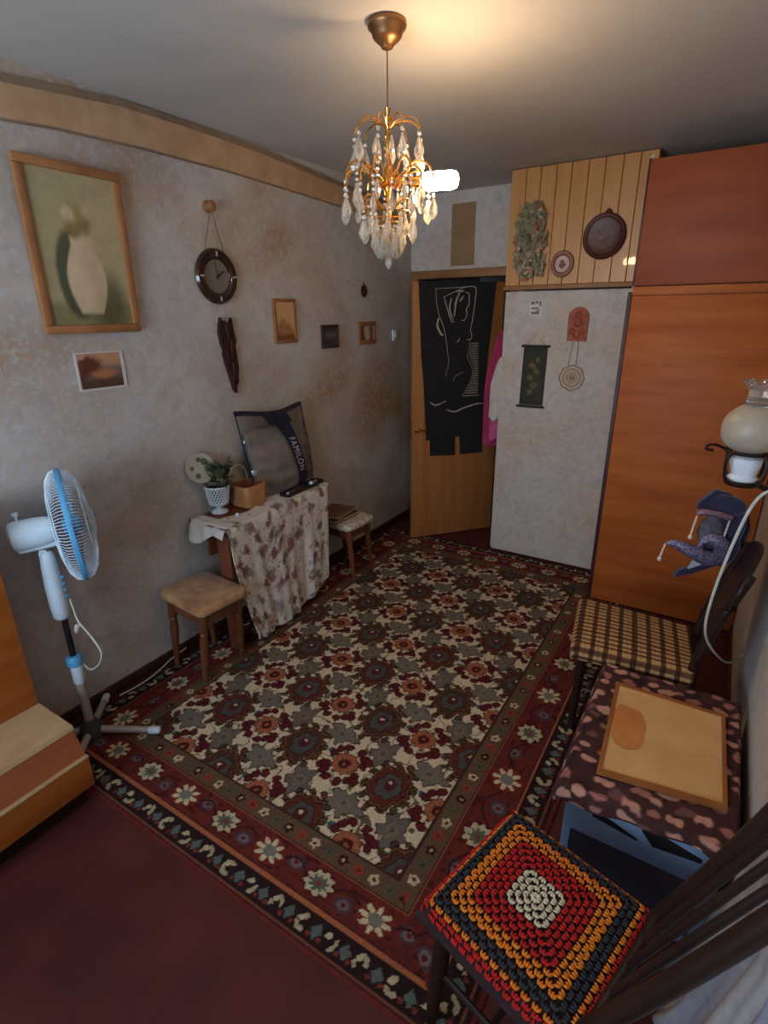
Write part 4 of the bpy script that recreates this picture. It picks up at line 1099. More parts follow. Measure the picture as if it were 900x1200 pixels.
# band with the printed word
def band_uv(t, s):     # t 0..1 down the band, s -1..1 across
    v = .97-.965*t
    uc = .46 + .18*np.sin(t*PI*.62)
    return uc + s*(.075+.035*np.exp(-((t-.02)/.25)**2)+.02*t), v
def band_pt(t, s, lift):
    u, v = band_uv(np.asarray(t, float), np.asarray(s, float)); p = bag_side(u, v, 1); p = p.copy(); p[..., 0] += lift; return p
Tt, Ss = np.meshgrid(np.linspace(0, 1, 50), np.linspace(-1, 1, 12), indexing='ij')
vsurf('navy_band', band_pt(Tt, Ss, .004), MAT['navy'], bag)
w = MB()
w.quadstrip([tuple(p) for p in band_pt(np.linspace(0, .13, 14), np.full(14, -1.7), .0035)], [tuple(p) for p in band_pt(np.linspace(0, .13, 14), np.full(14, 1.6), .0035)])
w.build('carry_flap', MAT['navy'], bag)
fc = bpy.data.curves.new('lettering', 'FONT'); fc.body = 'FAMILON'; fc.size = 1.0; fc.space_character = 1.18
fo = bpy.data.objects.new('lettering_tmp', fc); COL.objects.link(fo)
dg = bpy.context.evaluated_depsgraph_get(); dg.update()
me = bpy.data.meshes.new_from_object(fo.evaluated_get(dg)); bpy.data.objects.remove(fo)
b = bmesh.new(); b.from_mesh(me); bpy.data.meshes.remove(me)
bmesh.ops.subdivide_edges(b, edges=[e for e in b.edges if e.calc_length() > .12], cuts=2)
bmesh.ops.triangulate(b, faces=b.faces)
xs = [v.co.x for v in b.verts]; x0_, x1_ = min(xs), max(xs)
for v in b.verts:
    t = .315 + .46*(v.co.x-x0_)/(x1_-x0_); s_ = -.62 + 1.25*(v.co.y)/.72
    p = band_pt(t, s_, .0062); v.co = Vector(p)
mbx = MB(); mbx.bm.free(); mbx.bm = b
mbx.build('lettering', MAT['letter_white'], bag, smooth=0)
# long black tray in front of the bag
tyb = thing('black_tray', 'long black tray of trinkets at the foot of the bedding bag', 'tray', (.20, 2.22, TZ))
ang = math.atan2(2.43-2.05, .235-.195)
def tray_m(a, b, z): return TR(.215, 2.21, TZ+.008+z) @ RZ(PI/2+.04) @ Vector((a, b, 0))
TM = TR(.216, 2.205, TZ+.007) @ RZ(PI/2+.05)
MB().box(TM @ Vector((0, 0, .006)), (.36, .072, .012), TM.to_3x3(), .003).build('base', MAT['black_plastic'], tyb)
for s_ in (-1, 1): MB().box(TM @ Vector((0, s_*.034, .012)), (.36, .005, .018), TM.to_3x3(), .002).build('side', MAT['black_plastic'], tyb)
for s_ in (-1, 1): MB().box(TM @ Vector((s_*.178, 0, .012)), (.005, .066, .018), TM.to_3x3(), .002).build('end', MAT['black_plastic'], tyb)
props(MB().lathe([(0, 0), (.015, 0), (.016, .006), (.012, .014), (0, .015)], 18, TM @ TR(.085, -.004, .0125)).build('white_button', MAT['white_paint']), 'white round button lying in the black tray', 'button')
props(MB().box(TM @ Vector((.135, 0, .0165)), (.034, .010, .008), (TM @ RZ(.3)).to_3x3(), .002).build('white_clip', MAT['white_paint']), 'short white clip lying at the far end of the black tray', 'clip')
props(MB().box(TM @ Vector((-.06, .002, .0155)), (.14, .030, .006), (TM @ RZ(.08)).to_3x3(), .002).build('comb', MAT['book_dark']), 'flat dark comb lying along the middle of the black tray', 'comb')
props(MB().box(TM @ Vector((-.15, -.006, .0165)), (.03, .02, .008), (TM @ RZ(.5)).to_3x3(), .003).build('silver_buckle', MAT['silver']), 'small silver buckle at the near end of the black tray', 'buckle')

# ================================================================== FAN
FX, FYY = .19, .705
fan = thing('pedestal_fan', 'pale blue and white pedestal fan standing beside the left wall', 'fan', (FX, FYY, .009))
lz = .045
for ang_, ll in ((.585, .29), (.585+PI/2+.15, .24), (.585+PI+.3, .29), (.585-PI/2+.1, .26)):
    d = Vector((math.cos(ang_), math.sin(ang_), 0)); p0 = Vector((FX, FYY, lz)); p1 = p0+d*ll; p1.z = .028
    if ang_ > 2 and p1.x < .03: p1 = p0 + d*(ll*.9)
    lg = MB().tube([p0, p0.lerp(p1, .5), p1], [.017, .016, .015], 12).build('leg', MAT['fan_tube'], fan)
    q = MB(); q.tube([p1-d*.035, p1+d*.008, p1+d*.014], [.0175, .0175, .013], 12); q.build('end_cap', MAT['fan_white'], lg)
MB().lathe([(0, .012), (.050, .012), (.052, .05), (.036, .075), (.026, .10), (0, .10)], 24, TR(FX, FYY, .0)).build('hub', MAT['hub'], fan)
MB().lathe([(.0185, .08), (.0185, .34), (.0185, .40)], 18, TR(FX, FYY, 0)).build('lower_pole', MAT['fan_tube'], fan)
MB().lathe([(.0215, .30), (.0235, .31), (.0235, .385), (.0215, .39)], 18, TR(FX, FYY, 0)).build('pole_sleeve', MAT['fan_white'], fan)
MB().lathe([(.022, .388), (.031, .392), (.032, .428), (.026, .436), (.012, .437)], 20, TR(FX, FYY, 0)).build('height_collar', MAT['fan_blue'], fan)
MB().lathe([(.0125, .43), (.0125, .66)], 14, TR(FX, FYY, 0)).build('upper_pole', MAT['dark_metal'], fan)
# control column, slightly tapered with rounded top
w = MB()
w.lathe([(.022, .62), (.031, .63), (.034, .68), (.035, .77), (.030, .86), (.026, .905), (.018, .922), (0, .926)], 20, TR(FX-.004, FYY-.004, 0), sx=1.0, sy=1.0)
w.build('control_column', MAT['fan_white'], fan)
fa = Vector((.45, .89, .05)).normalized(); fs = fa.cross(Vector((0, 0, 1))).normalized(); fu = fs.cross(fa)
for k in range(4):
    MB().box(Vector((FX, FYY, .72+k*.028)) + fa*.030 + fs*.014, (.010, .012, .012), None, .003).build('speed_button', MAT['fan_blue'], fan)
FO = Vector((FX-.004, FYY-.002, 1.005))
HM = frame(FO, fs, fu, fa)
MB().lathe([(0, -.112), (.040, -.110), (.056, -.098), (.060, -.075), (.060, -.02), (.056, .02), (.048, .045), (0, .05)], 28, HM, sx=.9).build('motor_housing', MAT['fan_white'], fan)
MB().box(HM @ Vector((0, -.052, -.02)), (.05, .03, .15), HM.to_3x3(), .010).build('neck', MAT['fan_white'], fan)
MB().lathe([(.016, -.02), (.016, .02)], 14, frame(HM @ Vector((0, -.085, -.015)), fa, fu, fs)).build('tilt_joint', MAT['fan_white'], fan)
w = MB(); w.lathe([(.005, .055), (.005, .078), (.011, .08), (.011, .092), (0, .094)], 12, frame(HM @ Vector((0, 0, -.065)), fs, fa, fu)); w.build('oscillation_knob', MAT['fan_white'], fan)
GR = .225; gz = .105
def cage(front):
    w = MB(); n = 110
    for k in range(n):
        a = 2*PI*k/n; ca, sa = math.cos(a), math.sin(a); pts = []
        prof = [(.225, 0), (.216, .032), (.18, .055), (.12, .070), (.05, .076)] if front else [(.225, 0), (.218, -.028), (.187, -.048), (.13, -.060), (.06, -.064)]
        pts = [HM @ Vector((r*ca, r*sa, gz+z)) for r, z in prof]
        w.tube(pts, .0013, 4, cap=False)
    for r, z in (((.18, .055), (.12, .070)) if front else ((.187, -.048), (.13, -.060))):
        w.tube([HM @ Vector((r*math.cos(a), r*math.sin(a), gz+z)) for a in np.linspace(0, 2*PI, 48, endpoint=False)], .0016, 4, True)
    return w
cage(False).build('rear_grille', MAT['fan_white'], fan); cage(True).build('front_grille', MAT['fan_white'], fan)
MB().lathe([(GR-.003, -.009), (GR+.004, -.009), (GR+.006, 0), (GR+.004, .009), (GR-.003, .009), (GR-.003, -.009)], 64, HM @ TR(0, 0, gz), cap=False).build('grille_ring', MAT['fan_blue'], fan)
MB().lathe([(0, .072), (.052, .072), (.054, .078), (.046, .084), (0, .085)], 28, HM @ TR(0, 0, gz)).build('badge', MAT['fan_white'], fan)
MB().lathe([(0, -.03), (.034, -.03), (.036, .02), (.024, .036), (0, .04)], 24, HM @ TR(0, 0, gz)).build('blade_hub', MAT['fan_blue'], fan)
for k in range(3):
    A, B = np.meshgrid(np.linspace(.03, .200, 14), np.linspace(-1, 1, 10), indexing='ij')
    wd = .30+.28*np.sin(np.clip((A-.03)/.152, 0, 1)*PI*.8); th = 2*PI*k/3 + B*wd + (A-.03)*1.5
    loc = np.stack([A*np.cos(th), A*np.sin(th), gz-B*.020*(1-.3*(A/.18)), np.ones_like(A)], -1) @ np.array(HM).T
    vsurf('blade', loc[..., :3], MAT['fan_blade'], fan, thick=.002)
cb = MB().tube(interp_path([(FX+.02, FYY+.03, .70), (FX+.03, FYY+.03, .66), (.24, .735, .60), (.33, .73, .555), (.375, .73, .50), (.335, .73, .43), (.26, .73, .375), (.205, .735, .37), (.185, .73, .40), (.18, .72, .43)], 60), .0038, 6)
cb.build('power_cord', MAT['cable'], fan)
MB().box((.215, .735, .56), (.022, .02, .045), Matrix.Rotation(.5, 3, 'Y'), .006).build('cord_plug', MAT['cable'], fan)
props(MB().tube(interp_path([(.046, .93, .0095), (.060, 1.02, .0125), (.056, 1.10, .0125), (.036, 1.19, .0125), (.024, 1.25, .020), (.020, 1.36, .03)], 30), .004, 6).build('floor_cord', MAT['cable']), 'white cord running along the floor by the left baseboard', 'cord')

# ================================================================== WOODEN CHEST / WALL UNIT at the left
ch = thing('wall_unit', 'orange-brown wall unit with stepped drawer base at the left edge', 'cabinet', (.25, -.1, 0))
CY0 = -1.0
MB().bb(.02, .245, CY0, .514, .0, 1.15, .002).build('side_panel', MAT['veneer_chest'], ch)
MB().bb(.02, .50, CY0, .50, .0, .10).build('plinth', MAT['black_wood'], ch, smooth=0)
XZ = frame((0, .514, 0), (1, 0, 0), (0, 0, 1), (0, -1, 0))
MB().prism([(.245, .10), (.530, .10), (.540, .232), (.484, .328), (.245, .328)], .514-CY0, XZ).build('body', MAT['chest_front'], ch, smooth=0)
MB().prism([(.245, .3285), (.489, .3285), (.483, .345), (.245, .345)], .518-CY0, XZ @ TR(0, 0, -.003)).build('top_board', MAT['chest_top'], ch, smooth=0)
dr = MB(); dr.bb(.531, .552, CY0, .516, .100, .228, .003); dro = dr.build('drawer', MAT['veneer_chest'], ch)
MB().bb(.536, .556, CY0, .517, .229, .238, .003).build('pull_rail', MAT['chest_top'], dro)

# ================================================================== CHECKED CHAIR
def leg_tube(p0, p1, r0, r1, name, mat, t, seg=10):
    return MB().tube([p0, p1], [r0, r1], seg).build(name, mat, t)
c1 = thing('checked_chair', 'dark chair with brown and cream checked seat against right wall', 'chair', (2.2, 2.06, 0))
corners = [(1.93, 2.27), (2.385, 2.25), (2.435, 1.885), (1.995, 1.845)]
def quadpt(a, b):
    p = [np.array(c) for c in corners]
    return (p[0]*(1-a)[..., None]+p[1]*a[..., None])*(1-b)[..., None] + (p[3]*(1-a)[..., None]+p[2]*a[..., None])*b[..., None]
nu, nv = 130, 120
A, B = np.meshgrid(np.linspace(-.10, 1.0, nu), np.linspace(-.08, 1.13, nv), indexing='ij')
XY = quadpt(np.clip(A, 0, 1), np.clip(B, 0, 1))
dropn = np.clip(-A, 0, 1)*.42 + np.clip(B-1, 0, 1)*.36 + np.clip(-B, 0, 1)*.36
Zs = .452 + .010*np.sin(np.clip(A, 0, 1)*PI)*np.sin(np.clip(B, 0, 1)*PI) - dropn
Xs = XY[..., 0] - np.minimum(np.clip(-A, 0, 1)*.4, .010); Ys = XY[..., 1] - np.minimum(np.clip(B-1, 0, 1)*.4, .010) + np.minimum(np.clip(-B, 0, 1)*.4, .010)
fa_ = (A*8.2) % 1; fb_ = (B*13.0) % 1
m1 = ((fa_ > .36) & (fb_ > .44)); m2 = ((fa_ > .36) ^ (fb_ > .44))
cc = np.empty(A.shape+(3,)); cc[:] = L3((52, 28, 22)); cc[m2] = L3((96, 60, 36)); cc[m1] = L3((196, 156, 102))
ln = (((A*8.2) % 1) > .6) & (((A*8.2) % 1) < .66); cc[ln & m1] = L3((176, 136, 84))
vsurf('seat_cover', np.stack([Xs, Ys, Zs], -1), MAT['check'], c1, C=cc, thick=.012)
w = MB(); w.prism([(1.945, 2.262), (2.43, 2.25), (2.445, 1.89), (2.005, 1.858)][::-1], .034, TR(0, 0, .400)); w.build('seat', MAT['black_wood'], c1)
for p in ((2.02, 1.885, 2.012, 1.875), (1.965, 2.235, 1.955, 2.245)):
    MB().tube([(p[0], p[1], .402), (p[2], p[3], .010)], [.021, .016], 10).build('leg', MAT['black_wood'], c1)
for y in (1.90, 2.24):
    MB().tube(interp_path([(2.44, y, .010), (2.43, y, .25), (2.425, y, .46), (2.475, y, .70), (2.535, y, .90)], 16), .019, 10).build('leg', MAT['black_wood'], c1)
for y in (1.895, 2.245): MB().tube([(2.01, y, .22), (2.432, y, .22)], .010, 8).build('stretcher', MAT['black_wood'], c1)
# curved solid backrest with rounded upper corners
U, V = np.meshgrid(np.linspace(-1, 1, 26), np.linspace(0, 1, 26), indexing='ij')
hw = .205*np.where(V > .78, np.sqrt(np.clip(1-((V-.78)/.22)**2*.55, 0, 1)), .93+.07*V)
zz = .50 + .45*V - .030*np.abs(U)**3*(V > .6)
xx = np.interp(zz, [.46, .70, .90, 1.0], [.428, .478, .535, .565])+2.0 + .018*(1-U**2)
vsurf('backrest', np.stack([xx, 2.070+U*hw, zz], -1), MAT['black_wood'], c1, thick=.016)

# ================================================================== MASK on the chair back
jm = thing('jester_mask', 'navy and silver jester mask with pearl drops over the checked chair', 'mask', (2.40, 2.30, .70))
JD = 2.28
JR = Vector((.845, .534, 0)); JN = Vector((.40, -.90, .16)).normalized()
JO = Vector((2.405, 2.22, .93))
# local frame: x to the right along the back of the chair, y up, z to the room
JX = Vector((.93, .36, 0)).normalized(); JZ = JX.cross(Vector((0, 0, 1))).normalized(); JM = frame(JO, JX, (0, 0, 1), JZ)
def jp(px_, py_, d=0.0):   # photograph-sized layout: 1 unit = 1 mm on the mask board
    return JM @ Vector((px_, py_, d))
hood = [(-.045, .150), (-.02, .176), (.03, .166), (.075, .130), (.115, .085), (.135, .02), (.125, -.06), (.085, -.13), (.02, -.165), (-.06, -.205), (-.115, -.222), (-.10, -.19), (-.055, -.165), (-.02, -.12), (.0, -.02), (-.03, .06), (-.08, .10), (-.075, .12)]
MB().prism(hood, .022, JM @ TR(0, 0, -.03)).build('hood', MAT['velvet'], jm, smooth=0)
w = MB()
w.ball(jp(.045, .04, .0), 1, (.062, .02, .11), 3); w.ball(jp(.02, .115, .0), 1, (.075, .024, .045), 3); w.ball(jp(.05, -.06, 0), 1, (.055, .022, .09), 3)
w.build('hood_folds', MAT['velvet'], jm)
w = MB()
w.ball(jp(-.012, -.005, -.004), 1, (.048, .022, .075), 3); w.build('face', MAT['mask_grey'], jm)
w = MB(); w.tube(interp_path([jp(-.080, .080, .012), jp(-.06, .092, .022), jp(-.01, .086, .03), jp(.040, .072, .024)], 14), [.010]*0 or .013, 10); w.build('brow_roll', MAT['sequin_trim'], jm)
# sequinned horns
pts = interp_path([jp(.035, -.11, .012), jp(-.02, -.105, .03), jp(-.09, -.075, .034), jp(-.15, -.05, .03), jp(-.185, -.052, .026)], 22); n = len(pts)
w = MB(); w.tube(pts, [.030*(1-(i/(n-1))**2.2)+.004 for i in range(n)], 14); w.build('horn', MAT['sequin'], jm)
pts = interp_path([jp(.040, -.095, .010), jp(.03, -.05, .028), jp(-.01, -.02, .034), jp(-.045, -.03, .03), jp(-.055, -.075, .026)], 22); n = len(pts)
w = MB(); w.tube(pts, [.028*(1-(i/(n-1))**2)+.006 for i in range(n)], 14); w.build('horn', MAT['sequin'], jm)
w = MB(); w.prism([(-.055, -.10), (.0, -.118), (-.03, -.145), (-.075, -.168), (-.060, -.13)], .012, JM @ TR(0, 0, .004)); w.build('chin', MAT['mask_white'], jm, smooth=0)
for (a, b), (a2, b2) in (((-.085, .075), (-.095, -.012)), ((.038, .066), (.028, -.025)), ((-.183, -.055), (-.196, -.118))):
    q = MB(); q.tube([jp(a, b, .024), jp(a2, b2, .024)], .004, 6)
    for t in np.linspace(.1, 1, 6): q.ball(jp(a+(a2-a)*t, b+(b2-b)*t, .024), .0052, sub=1)
    q.ball(jp(a2, b2-.008, .024), .009, (1, 1, 1.25), 2); q.build('pearl_drop', MAT['pearl'], jm)

# ================================================================== SCONCE on the right wall
sn = thing('wall_sconce', 'oil-lamp style wall sconce with frosted globe on right wall', 'lamp', (2.47, 1.5, 1.30))
SX, SY = 2.425, 1.50
MB().lathe([(v.x, v.y) for v in interp_path([(.020, 1.428, 0), (.045, 1.431, 0), (.066, 1.450, 0), (.074, 1.480, 0), (.068, 1.515, 0), (.046, 1.540, 0), (.030, 1.548, 0)], 36)], 48, TR(SX, SY, 0), cap=False).build('globe', MAT['frosted'], sn)
MB().lathe([(.030, 1.545), (.034, 1.550), (.029, 1.556), (.033, 1.562), (.028, 1.568), (.029, 1.590)], 32, TR(SX, SY, 0), cap=False).build('chimney', MAT['clear_glass'], sn)
U, V = np.meshgrid(np.linspace(0, 2*PI, 72, endpoint=False), np.linspace(0, 1, 6), indexing='ij')
rr = .029+.012*V+.005*np.sin(U*9)*V; P = np.stack([SX+rr*np.cos(U), SY+rr*np.sin(U), 1.588+.020*V+.006*np.cos(U*9)*V], -1)
vsurf('ruffled_rim', P, MAT['clear_glass'], sn, wrap=True, thick=.002)
MB().lathe([(.018, 1.412), (.022, 1.416), (.022, 1.432), (.018, 1.436)], 24, TR(SX, SY, 0)).build('burner_collar', MAT['porcelain'], sn)
MB().lathe([(0, 1.345), (.034, 1.345), (.037, 1.352), (.030, 1.362), (.033, 1.375), (.038, 1.392), (.038, 1.408), (.030, 1.414), (0, 1.415)], 28, TR(SX, SY, 0)).build('porcelain_base', MAT['porcelain'], sn)
w = MB()
w.tube([(SX+.052*math.cos(a), SY+.052*math.sin(a), 1.425) for a in np.linspace(0, 2*PI, 32, endpoint=False)], .005, 8, True)
w.lathe([(0, 1.330), (.04, 1.332), (.044, 1.340), (.040, 1.346), (0, 1.345)], 24, TR(SX, SY, 0))
for a in (PI*.75, PI*1.25, PI*1.75, PI*.25):
    c, s_ = math.cos(a), math.sin(a)
    w.tube(interp_path([(SX+.052*c, SY+.052*s_, 1.425), (SX+.064*c, SY+.064*s_, 1.40), (SX+.06*c, SY+.06*s_, 1.36), (SX+.042*c, SY+.042*s_, 1.338)], 10), .0045, 6)
w.build('iron_cradle', MAT['iron'], sn)
w = MB()
w.tube(interp_path([(SX-.05, SY, 1.424), (SX-.075, SY-.01, 1.436), (SX-.095, SY-.012, 1.434), (SX-.098, SY-.012, 1.424), (SX-.08, SY-.010, 1.420)], 16), .0042, 6)
w.build('scroll_tip', MAT['iron'], sn)
w = MB(); w.tube(interp_path([(SX+.04, SY, 1.335), (SX+.09, SY+.01, 1.315), (SX+.14, SY+.02, 1.33), (2.612, SY+.03, 1.35)], 16), .0065, 8)
w.tube(interp_path([(SX+.05, SY, 1.42), (SX+.11, SY+.01, 1.44), (2.612, SY+.03, 1.41)], 12), .005, 8); w.build('bracket', MAT['iron'], sn)
MB().lathe([(0, 0), (.045, 0), (.045, .006), (.02, .014), (0, .014)], 24, frame((2.6195, SY+.03, 1.38), (0, 1, 0), (0, 0, 1), (-1, 0, 0))).build('wall_plate', MAT['iron'], sn)
cab = interp_path([(2.60, 1.54, 1.345), (2.53, 1.50, 1.335), (2.486, 1.50, 1.319), (2.462, 1.52, 1.264), (2.443, 1.56, 1.14), (2.426, 1.62, .952), (2.425, 1.70, .784), (2.446, 1.80, .662), (2.495, 1.95, .527), (2.552, 2.15, .39), (2.605, 2.313, .330), (2.616, 2.36, .33)], 66)
props(MB().tube(cab, .0045, 8).build('sconce_cord', MAT['cable']), 'white cord looping down from the wall sconce to the wall', 'cord')

# ================================================================== STORAGE CRATE, BLANKET, BOARD
cr = thing('storage_crate', 'pale blue storage crate with smoky front under the flowered throw', 'crate', (2.36, 1.45, 0))
KX0, KX1, KY0, KY1, KZ = 2.150, 2.565, 1.130, 1.78, .435
MB().bb(KX0, KX1, KY0+.02, KY1, .012, KZ, .012).build('body', MAT['crate_dark'], cr)
w = MB(); w.bb(KX0-.004, KX1+.004, KY0, KY0+.02, .262, KZ-.004, .004); w.bb(KX1-.035, KX1+.004, KY0, KY0+.02, .02, .262, .004); w.bb(KX0-.004, KX0+.022, KY0, KY0+.02, .02, .262, .004); w.bb(KX0, KX1, KY0, KY0+.02, .012, .04, .004)
w.build('front_frame', MAT['crate_blue'], cr)
MB().bb(KX0+.022, KX1-.035, KY0+.006, KY0+.019, .04, .262, .003).build('drawer_front', MAT['crate_dark'], cr)
def slot(x0, x1, za, zb, zc, zd, name='handle_slot'):
    MB().prism([(x0, za), (x1, zb), (x1, zc), (x0, zd)], .006, frame((0, KY0+.003, 0), (1, 0, 0), (0, 0, 1), (0, -1, 0))).build(name, MAT['slot'], cr, smooth=0)
slot(2.228, 2.356, .350, .330, .336, .380); slot(2.395, 2.517, .334, .350, .364, .392); slot(2.362, 2.396, .376, .334, .392, .404, 'slot_notch')
for x in (KX0+.03, KX1-.03):
    for y in (KY0+.06, KY1-.05): MB().lathe([(.018, .0086), (.018, .02)], 12, TR(x, y, 0)).build('foot', MAT['slot'], cr)
# throw: parameters run over the unfolded cloth
def wrap(s, a, b, r=.022):
    """unfolded coordinate s -> (position, drop) over the edges a and b."""
    pos = np.clip(s, a, b); lo_ = np.clip(a-s, 0, None); hi_ = np.clip(s-b, 0, None)
    pos = pos - r*(1-np.exp(-lo_/r)) + r*(1-np.exp(-hi_/r)); return pos, lo_, hi_
su = np.linspace(KX0-.30, KX1+.10, 170); sv = np.linspace(KY0-.085, KY1+.10, 200)
SU, SV = np.meshgrid(su, sv, indexing='ij')
hang_l = np.interp(SV, [1.05, 1.13, 1.25, 1.45, 1.8], [.055, .07, .16, .23, .26]); SUc = np.maximum(SU, KX0-hang_l)
hang_f = np.interp(SU, [2.05, 2.2, 2.35, 2.5, 2.6], [.085, .070, .050, .040, .075])*1.0; SVc = np.maximum(SV, KY0-hang_f)
px_, lx, hx = wrap(SUc, KX0-.012, KX1+.012); py_, ly, hy = wrap(SVc, KY0-.010, KY1+.01)
lx = np.clip(lx-.008, 0, None); ly = np.clip(ly-.008, 0, None); hx = np.clip(hx-.008, 0, None); hy = np.clip(hy-.008, 0, None)
dz = np.sqrt(lx**2+ly**2+hx**2+hy**2)
wv = .006*np.sin(SV*34+1)*np.clip(lx/.08, 0, 1) ; wf = .006*np.sin(SU*40)*np.clip(ly/.05, 0, 1)
PZ = KZ+.014 - dz + .004*(vnoise(SU, SV, 14, 8)-.5)*2*(dz < .01)
P = np.stack([np.minimum(px_ - wv - .012*np.clip(lx/.1, 0, 1), WX-.012), py_ - wf, PZ], -1)
def blotches(U, V):
    r = np.random.default_rng(21); c = np.empty(U.shape+(3,)); c[:] = L3((72, 40, 38))
    c = blend(c, (50, 30, 32), np.clip(vnoise(U, V, 16, 61)*2-.8, 0, 1))
    pts = []
    for q in range(6000):
        p = (r.uniform(1.8, 2.7), r.uniform(1.0, 1.95))
        if all(((p[0]-a)/1.2)**2+(p[1]-b)**2 > .042**2 for a, b in pts): pts.append(p)
        if len(pts) > 280: break
    nz = vnoise(U, V, 60, 62)-.5
    for a, b in pts:
        if r.random() < .12: continue
        sx_ = r.uniform(.017, .031); sy_ = r.uniform(.013, .021); an = r.uniform(-.5, .5)
        du = (U-a)*math.cos(an)+(V-b)*math.sin(an); dv = -(U-a)*math.sin(an)+(V-b)*math.cos(an)
        m = np.clip((1-np.hypot(du/sx_, dv/sy_)+nz*.9)/.25, 0, 1)
        t = r.random(); col = (204, 148, 128) if t < .6 else ((170, 112, 100) if t < .85 else (118, 78, 76))
        c = blend(c, col, m*.9)
    return c
props(vsurf('flowered_throw', P, MAT['blanket'], C=blotches(SU, SV), thick=.007), 'brown fleece throw with pink blotches draped over the blue crate', 'blanket')
bd = thing('hardboard_panel', 'yellowish hardboard panel in a thin wood frame on the throw', 'board', (2.37, 1.44, KZ+.018))
bc = [(2.186, 1.668), (2.540, 1.672), (2.556, 1.240), (2.214, 1.188)]
cx_ = sum(p[0] for p in bc)/4; cy_ = sum(p[1] for p in bc)/4
ins = lambda f: [(cx_+(x-cx_)*f, cy_+(y-cy_)*f) for x, y in bc]
MB().prism(ins(.97)[::-1], .009, TR(0, 0, KZ+.0195)).build('panel', MAT['board_paper'], bd, smooth=0)
o_, i_ = bc, ins(.935)
for k in range(4):
    k2 = (k+1) % 4; MB().prism([o_[k], i_[k], i_[k2], o_[k2]], .015, TR(0, 0, KZ+.0185)).build('frame_side', MAT['board_frame'], bd, smooth=0)
rs = random.Random(9); st_ = []
for q in range(30):
    a = 2*PI*q/30; r = 1/((abs(math.cos(a))**3.2+abs(math.sin(a))**3.2)**(1/3.2))*(1+.03*math.sin(3*a+1)+.025*math.sin(7*a))
    st_.append((2.264+.052*r*math.cos(a)-.010*math.sin(a), 1.440+.108*r*math.sin(a)))
MB().prism(st_, .0006, TR(0, 0, KZ+.0287)).build('water_stain', MAT['board_stain'], bd, smooth=0)

# ================================================================== CHAIR WITH CROCHETED SEAT
c2 = thing('crochet_chair', 'dark spindle-back chair in the near right corner', 'chair', (2.2, .68, 0))
QC = Vector((2.182, .698, 0)); QA = -.262; QM = TR(*QC) @ RZ(QA); QH = .184; QZ = .462
w = MB(); w.box(QM @ Vector((0, 0, QZ-.030)), (2*QH-.01, 2*QH-.01, .036), QM.to_3x3(), .012, 3); w.build('seat', MAT['black_wood'], c2)
for a, b in ((-1, -1), (-1, 1), (1, 1), (1, -1)):
    p0 = QM @ Vector((a*(QH-.035), b*(QH-.035), QZ-.046)); p1 = QM @ Vector((a*(QH-.012), b*(QH-.012), .010))
    MB().tube([p0, p0.lerp(p1, .5), p1], [.020, .022, .014], 10).build('leg', MAT['black_wood'], c2)
for b in (-1, 1): MB().tube([QM @ Vector((-(QH-.024), b*(QH-.024), .22)), QM @ Vector((QH-.024, b*(QH-.024), .22))], .009, 8).build('stretcher', MAT['black_wood'], c2)
MB().tube([QM @ Vector((0, -(QH-.024), .22)), QM @ Vector((0, QH-.024, .22))], .009, 8).build('stretcher', MAT['black_wood'], c2)
bf0, bf1 = Vector((2.410, .815, .43)), Vector((2.574, .752, 1.00)); bn0, bn1 = Vector((2.315, .515, .43)), Vector((2.560, .522, 1.00))
MB().tube(interp_path([bf0, bf0.lerp(bf1, .5)+Vector((.006, 0, 0)), bf1], 10), .019, 12).build('back_stile', MAT['black_wood'], c2)
MB().tube(interp_path([bn0, bn0.lerp(bn1, .5)+Vector((.006, 0, 0)), bn1], 10), .019, 12).build('back_stile', MAT['black_wood'], c2)
for t in (.26, .5, .74):
    a0 = bf0.lerp(bn0, t); a1 = bf1.lerp(bn1, t); a0 = a0.lerp(a1, .06); a1 = a0.lerp(a1, .93)
    MB().tube([a0, a0.lerp(a1, .5), a1], [.008, .010, .008], 10).build('spindle', MAT['black_wood'], c2)
e0 = bf1-(bn1-bf1)*.10; e1 = bn1+(bn1-bf1)*.10
dirn = (bf1-bf0).normalized(); acr = (bn1-bf1).normalized(); nrm = dirn.cross(acr).normalized()
CM2 = frame((e0+e1)/2 - dirn*.01, acr, dirn, nrm)
MB().box(CM2 @ Vector((0, 0, 0)), ((e1-e0).length, .085, .022), CM2.to_3x3(), .010, 3).build('crest_rail', MAT['dark_wood'], c2)
lo0 = bf0.lerp(bf1, .10); lo1 = bn0.lerp(bn1, .10); MB().tube([lo0, lo1], .013, 10).build('lower_rail', MAT['black_wood'], c2)

cv = thing('crochet_seat_cover', 'crocheted granny square seat cover in white, red, orange and slate', 'cushion', (QC.x, QC.y, QZ-.01))
# pad under the stitches
def pad_pt(a, b):
    """seat coordinates with |a|,|b| up to 1.25 (in half widths): the part past 1 hangs down."""
    d = max(abs(a), abs(b)); 
    if d <= .97: return Vector((a*QH, b*QH, QZ + .014*(1-min(1, d)**3)))
    f = .97/d; ex = (d-.97)*QH; r = .012
    k = .97*QH/QH
    outw = .62*ex; na, nb = a*f, b*f
    dirx = (1 if abs(a) >= .97 and abs(a) > abs(b)-.03 else 0)*math.copysign(1, a); diry = (1 if abs(b) >= .97 and abs(b) > abs(a)-.03 else 0)*math.copysign(1, b)
    return Vector((na*QH+dirx*outw, nb*QH+diry*outw, QZ + .014*(1-.97**3) - .80*max(0, ex-.004)))
nu = 64; g = np.linspace(-1.22, 1.22, nu)
PP = np.array([[tuple(QM @ (pad_pt(a, b)-Vector((0, 0, .0045)))) for b in g] for a in g])
vsurf('under_pad', PP, MAT['pad'], cv, thick=.004)
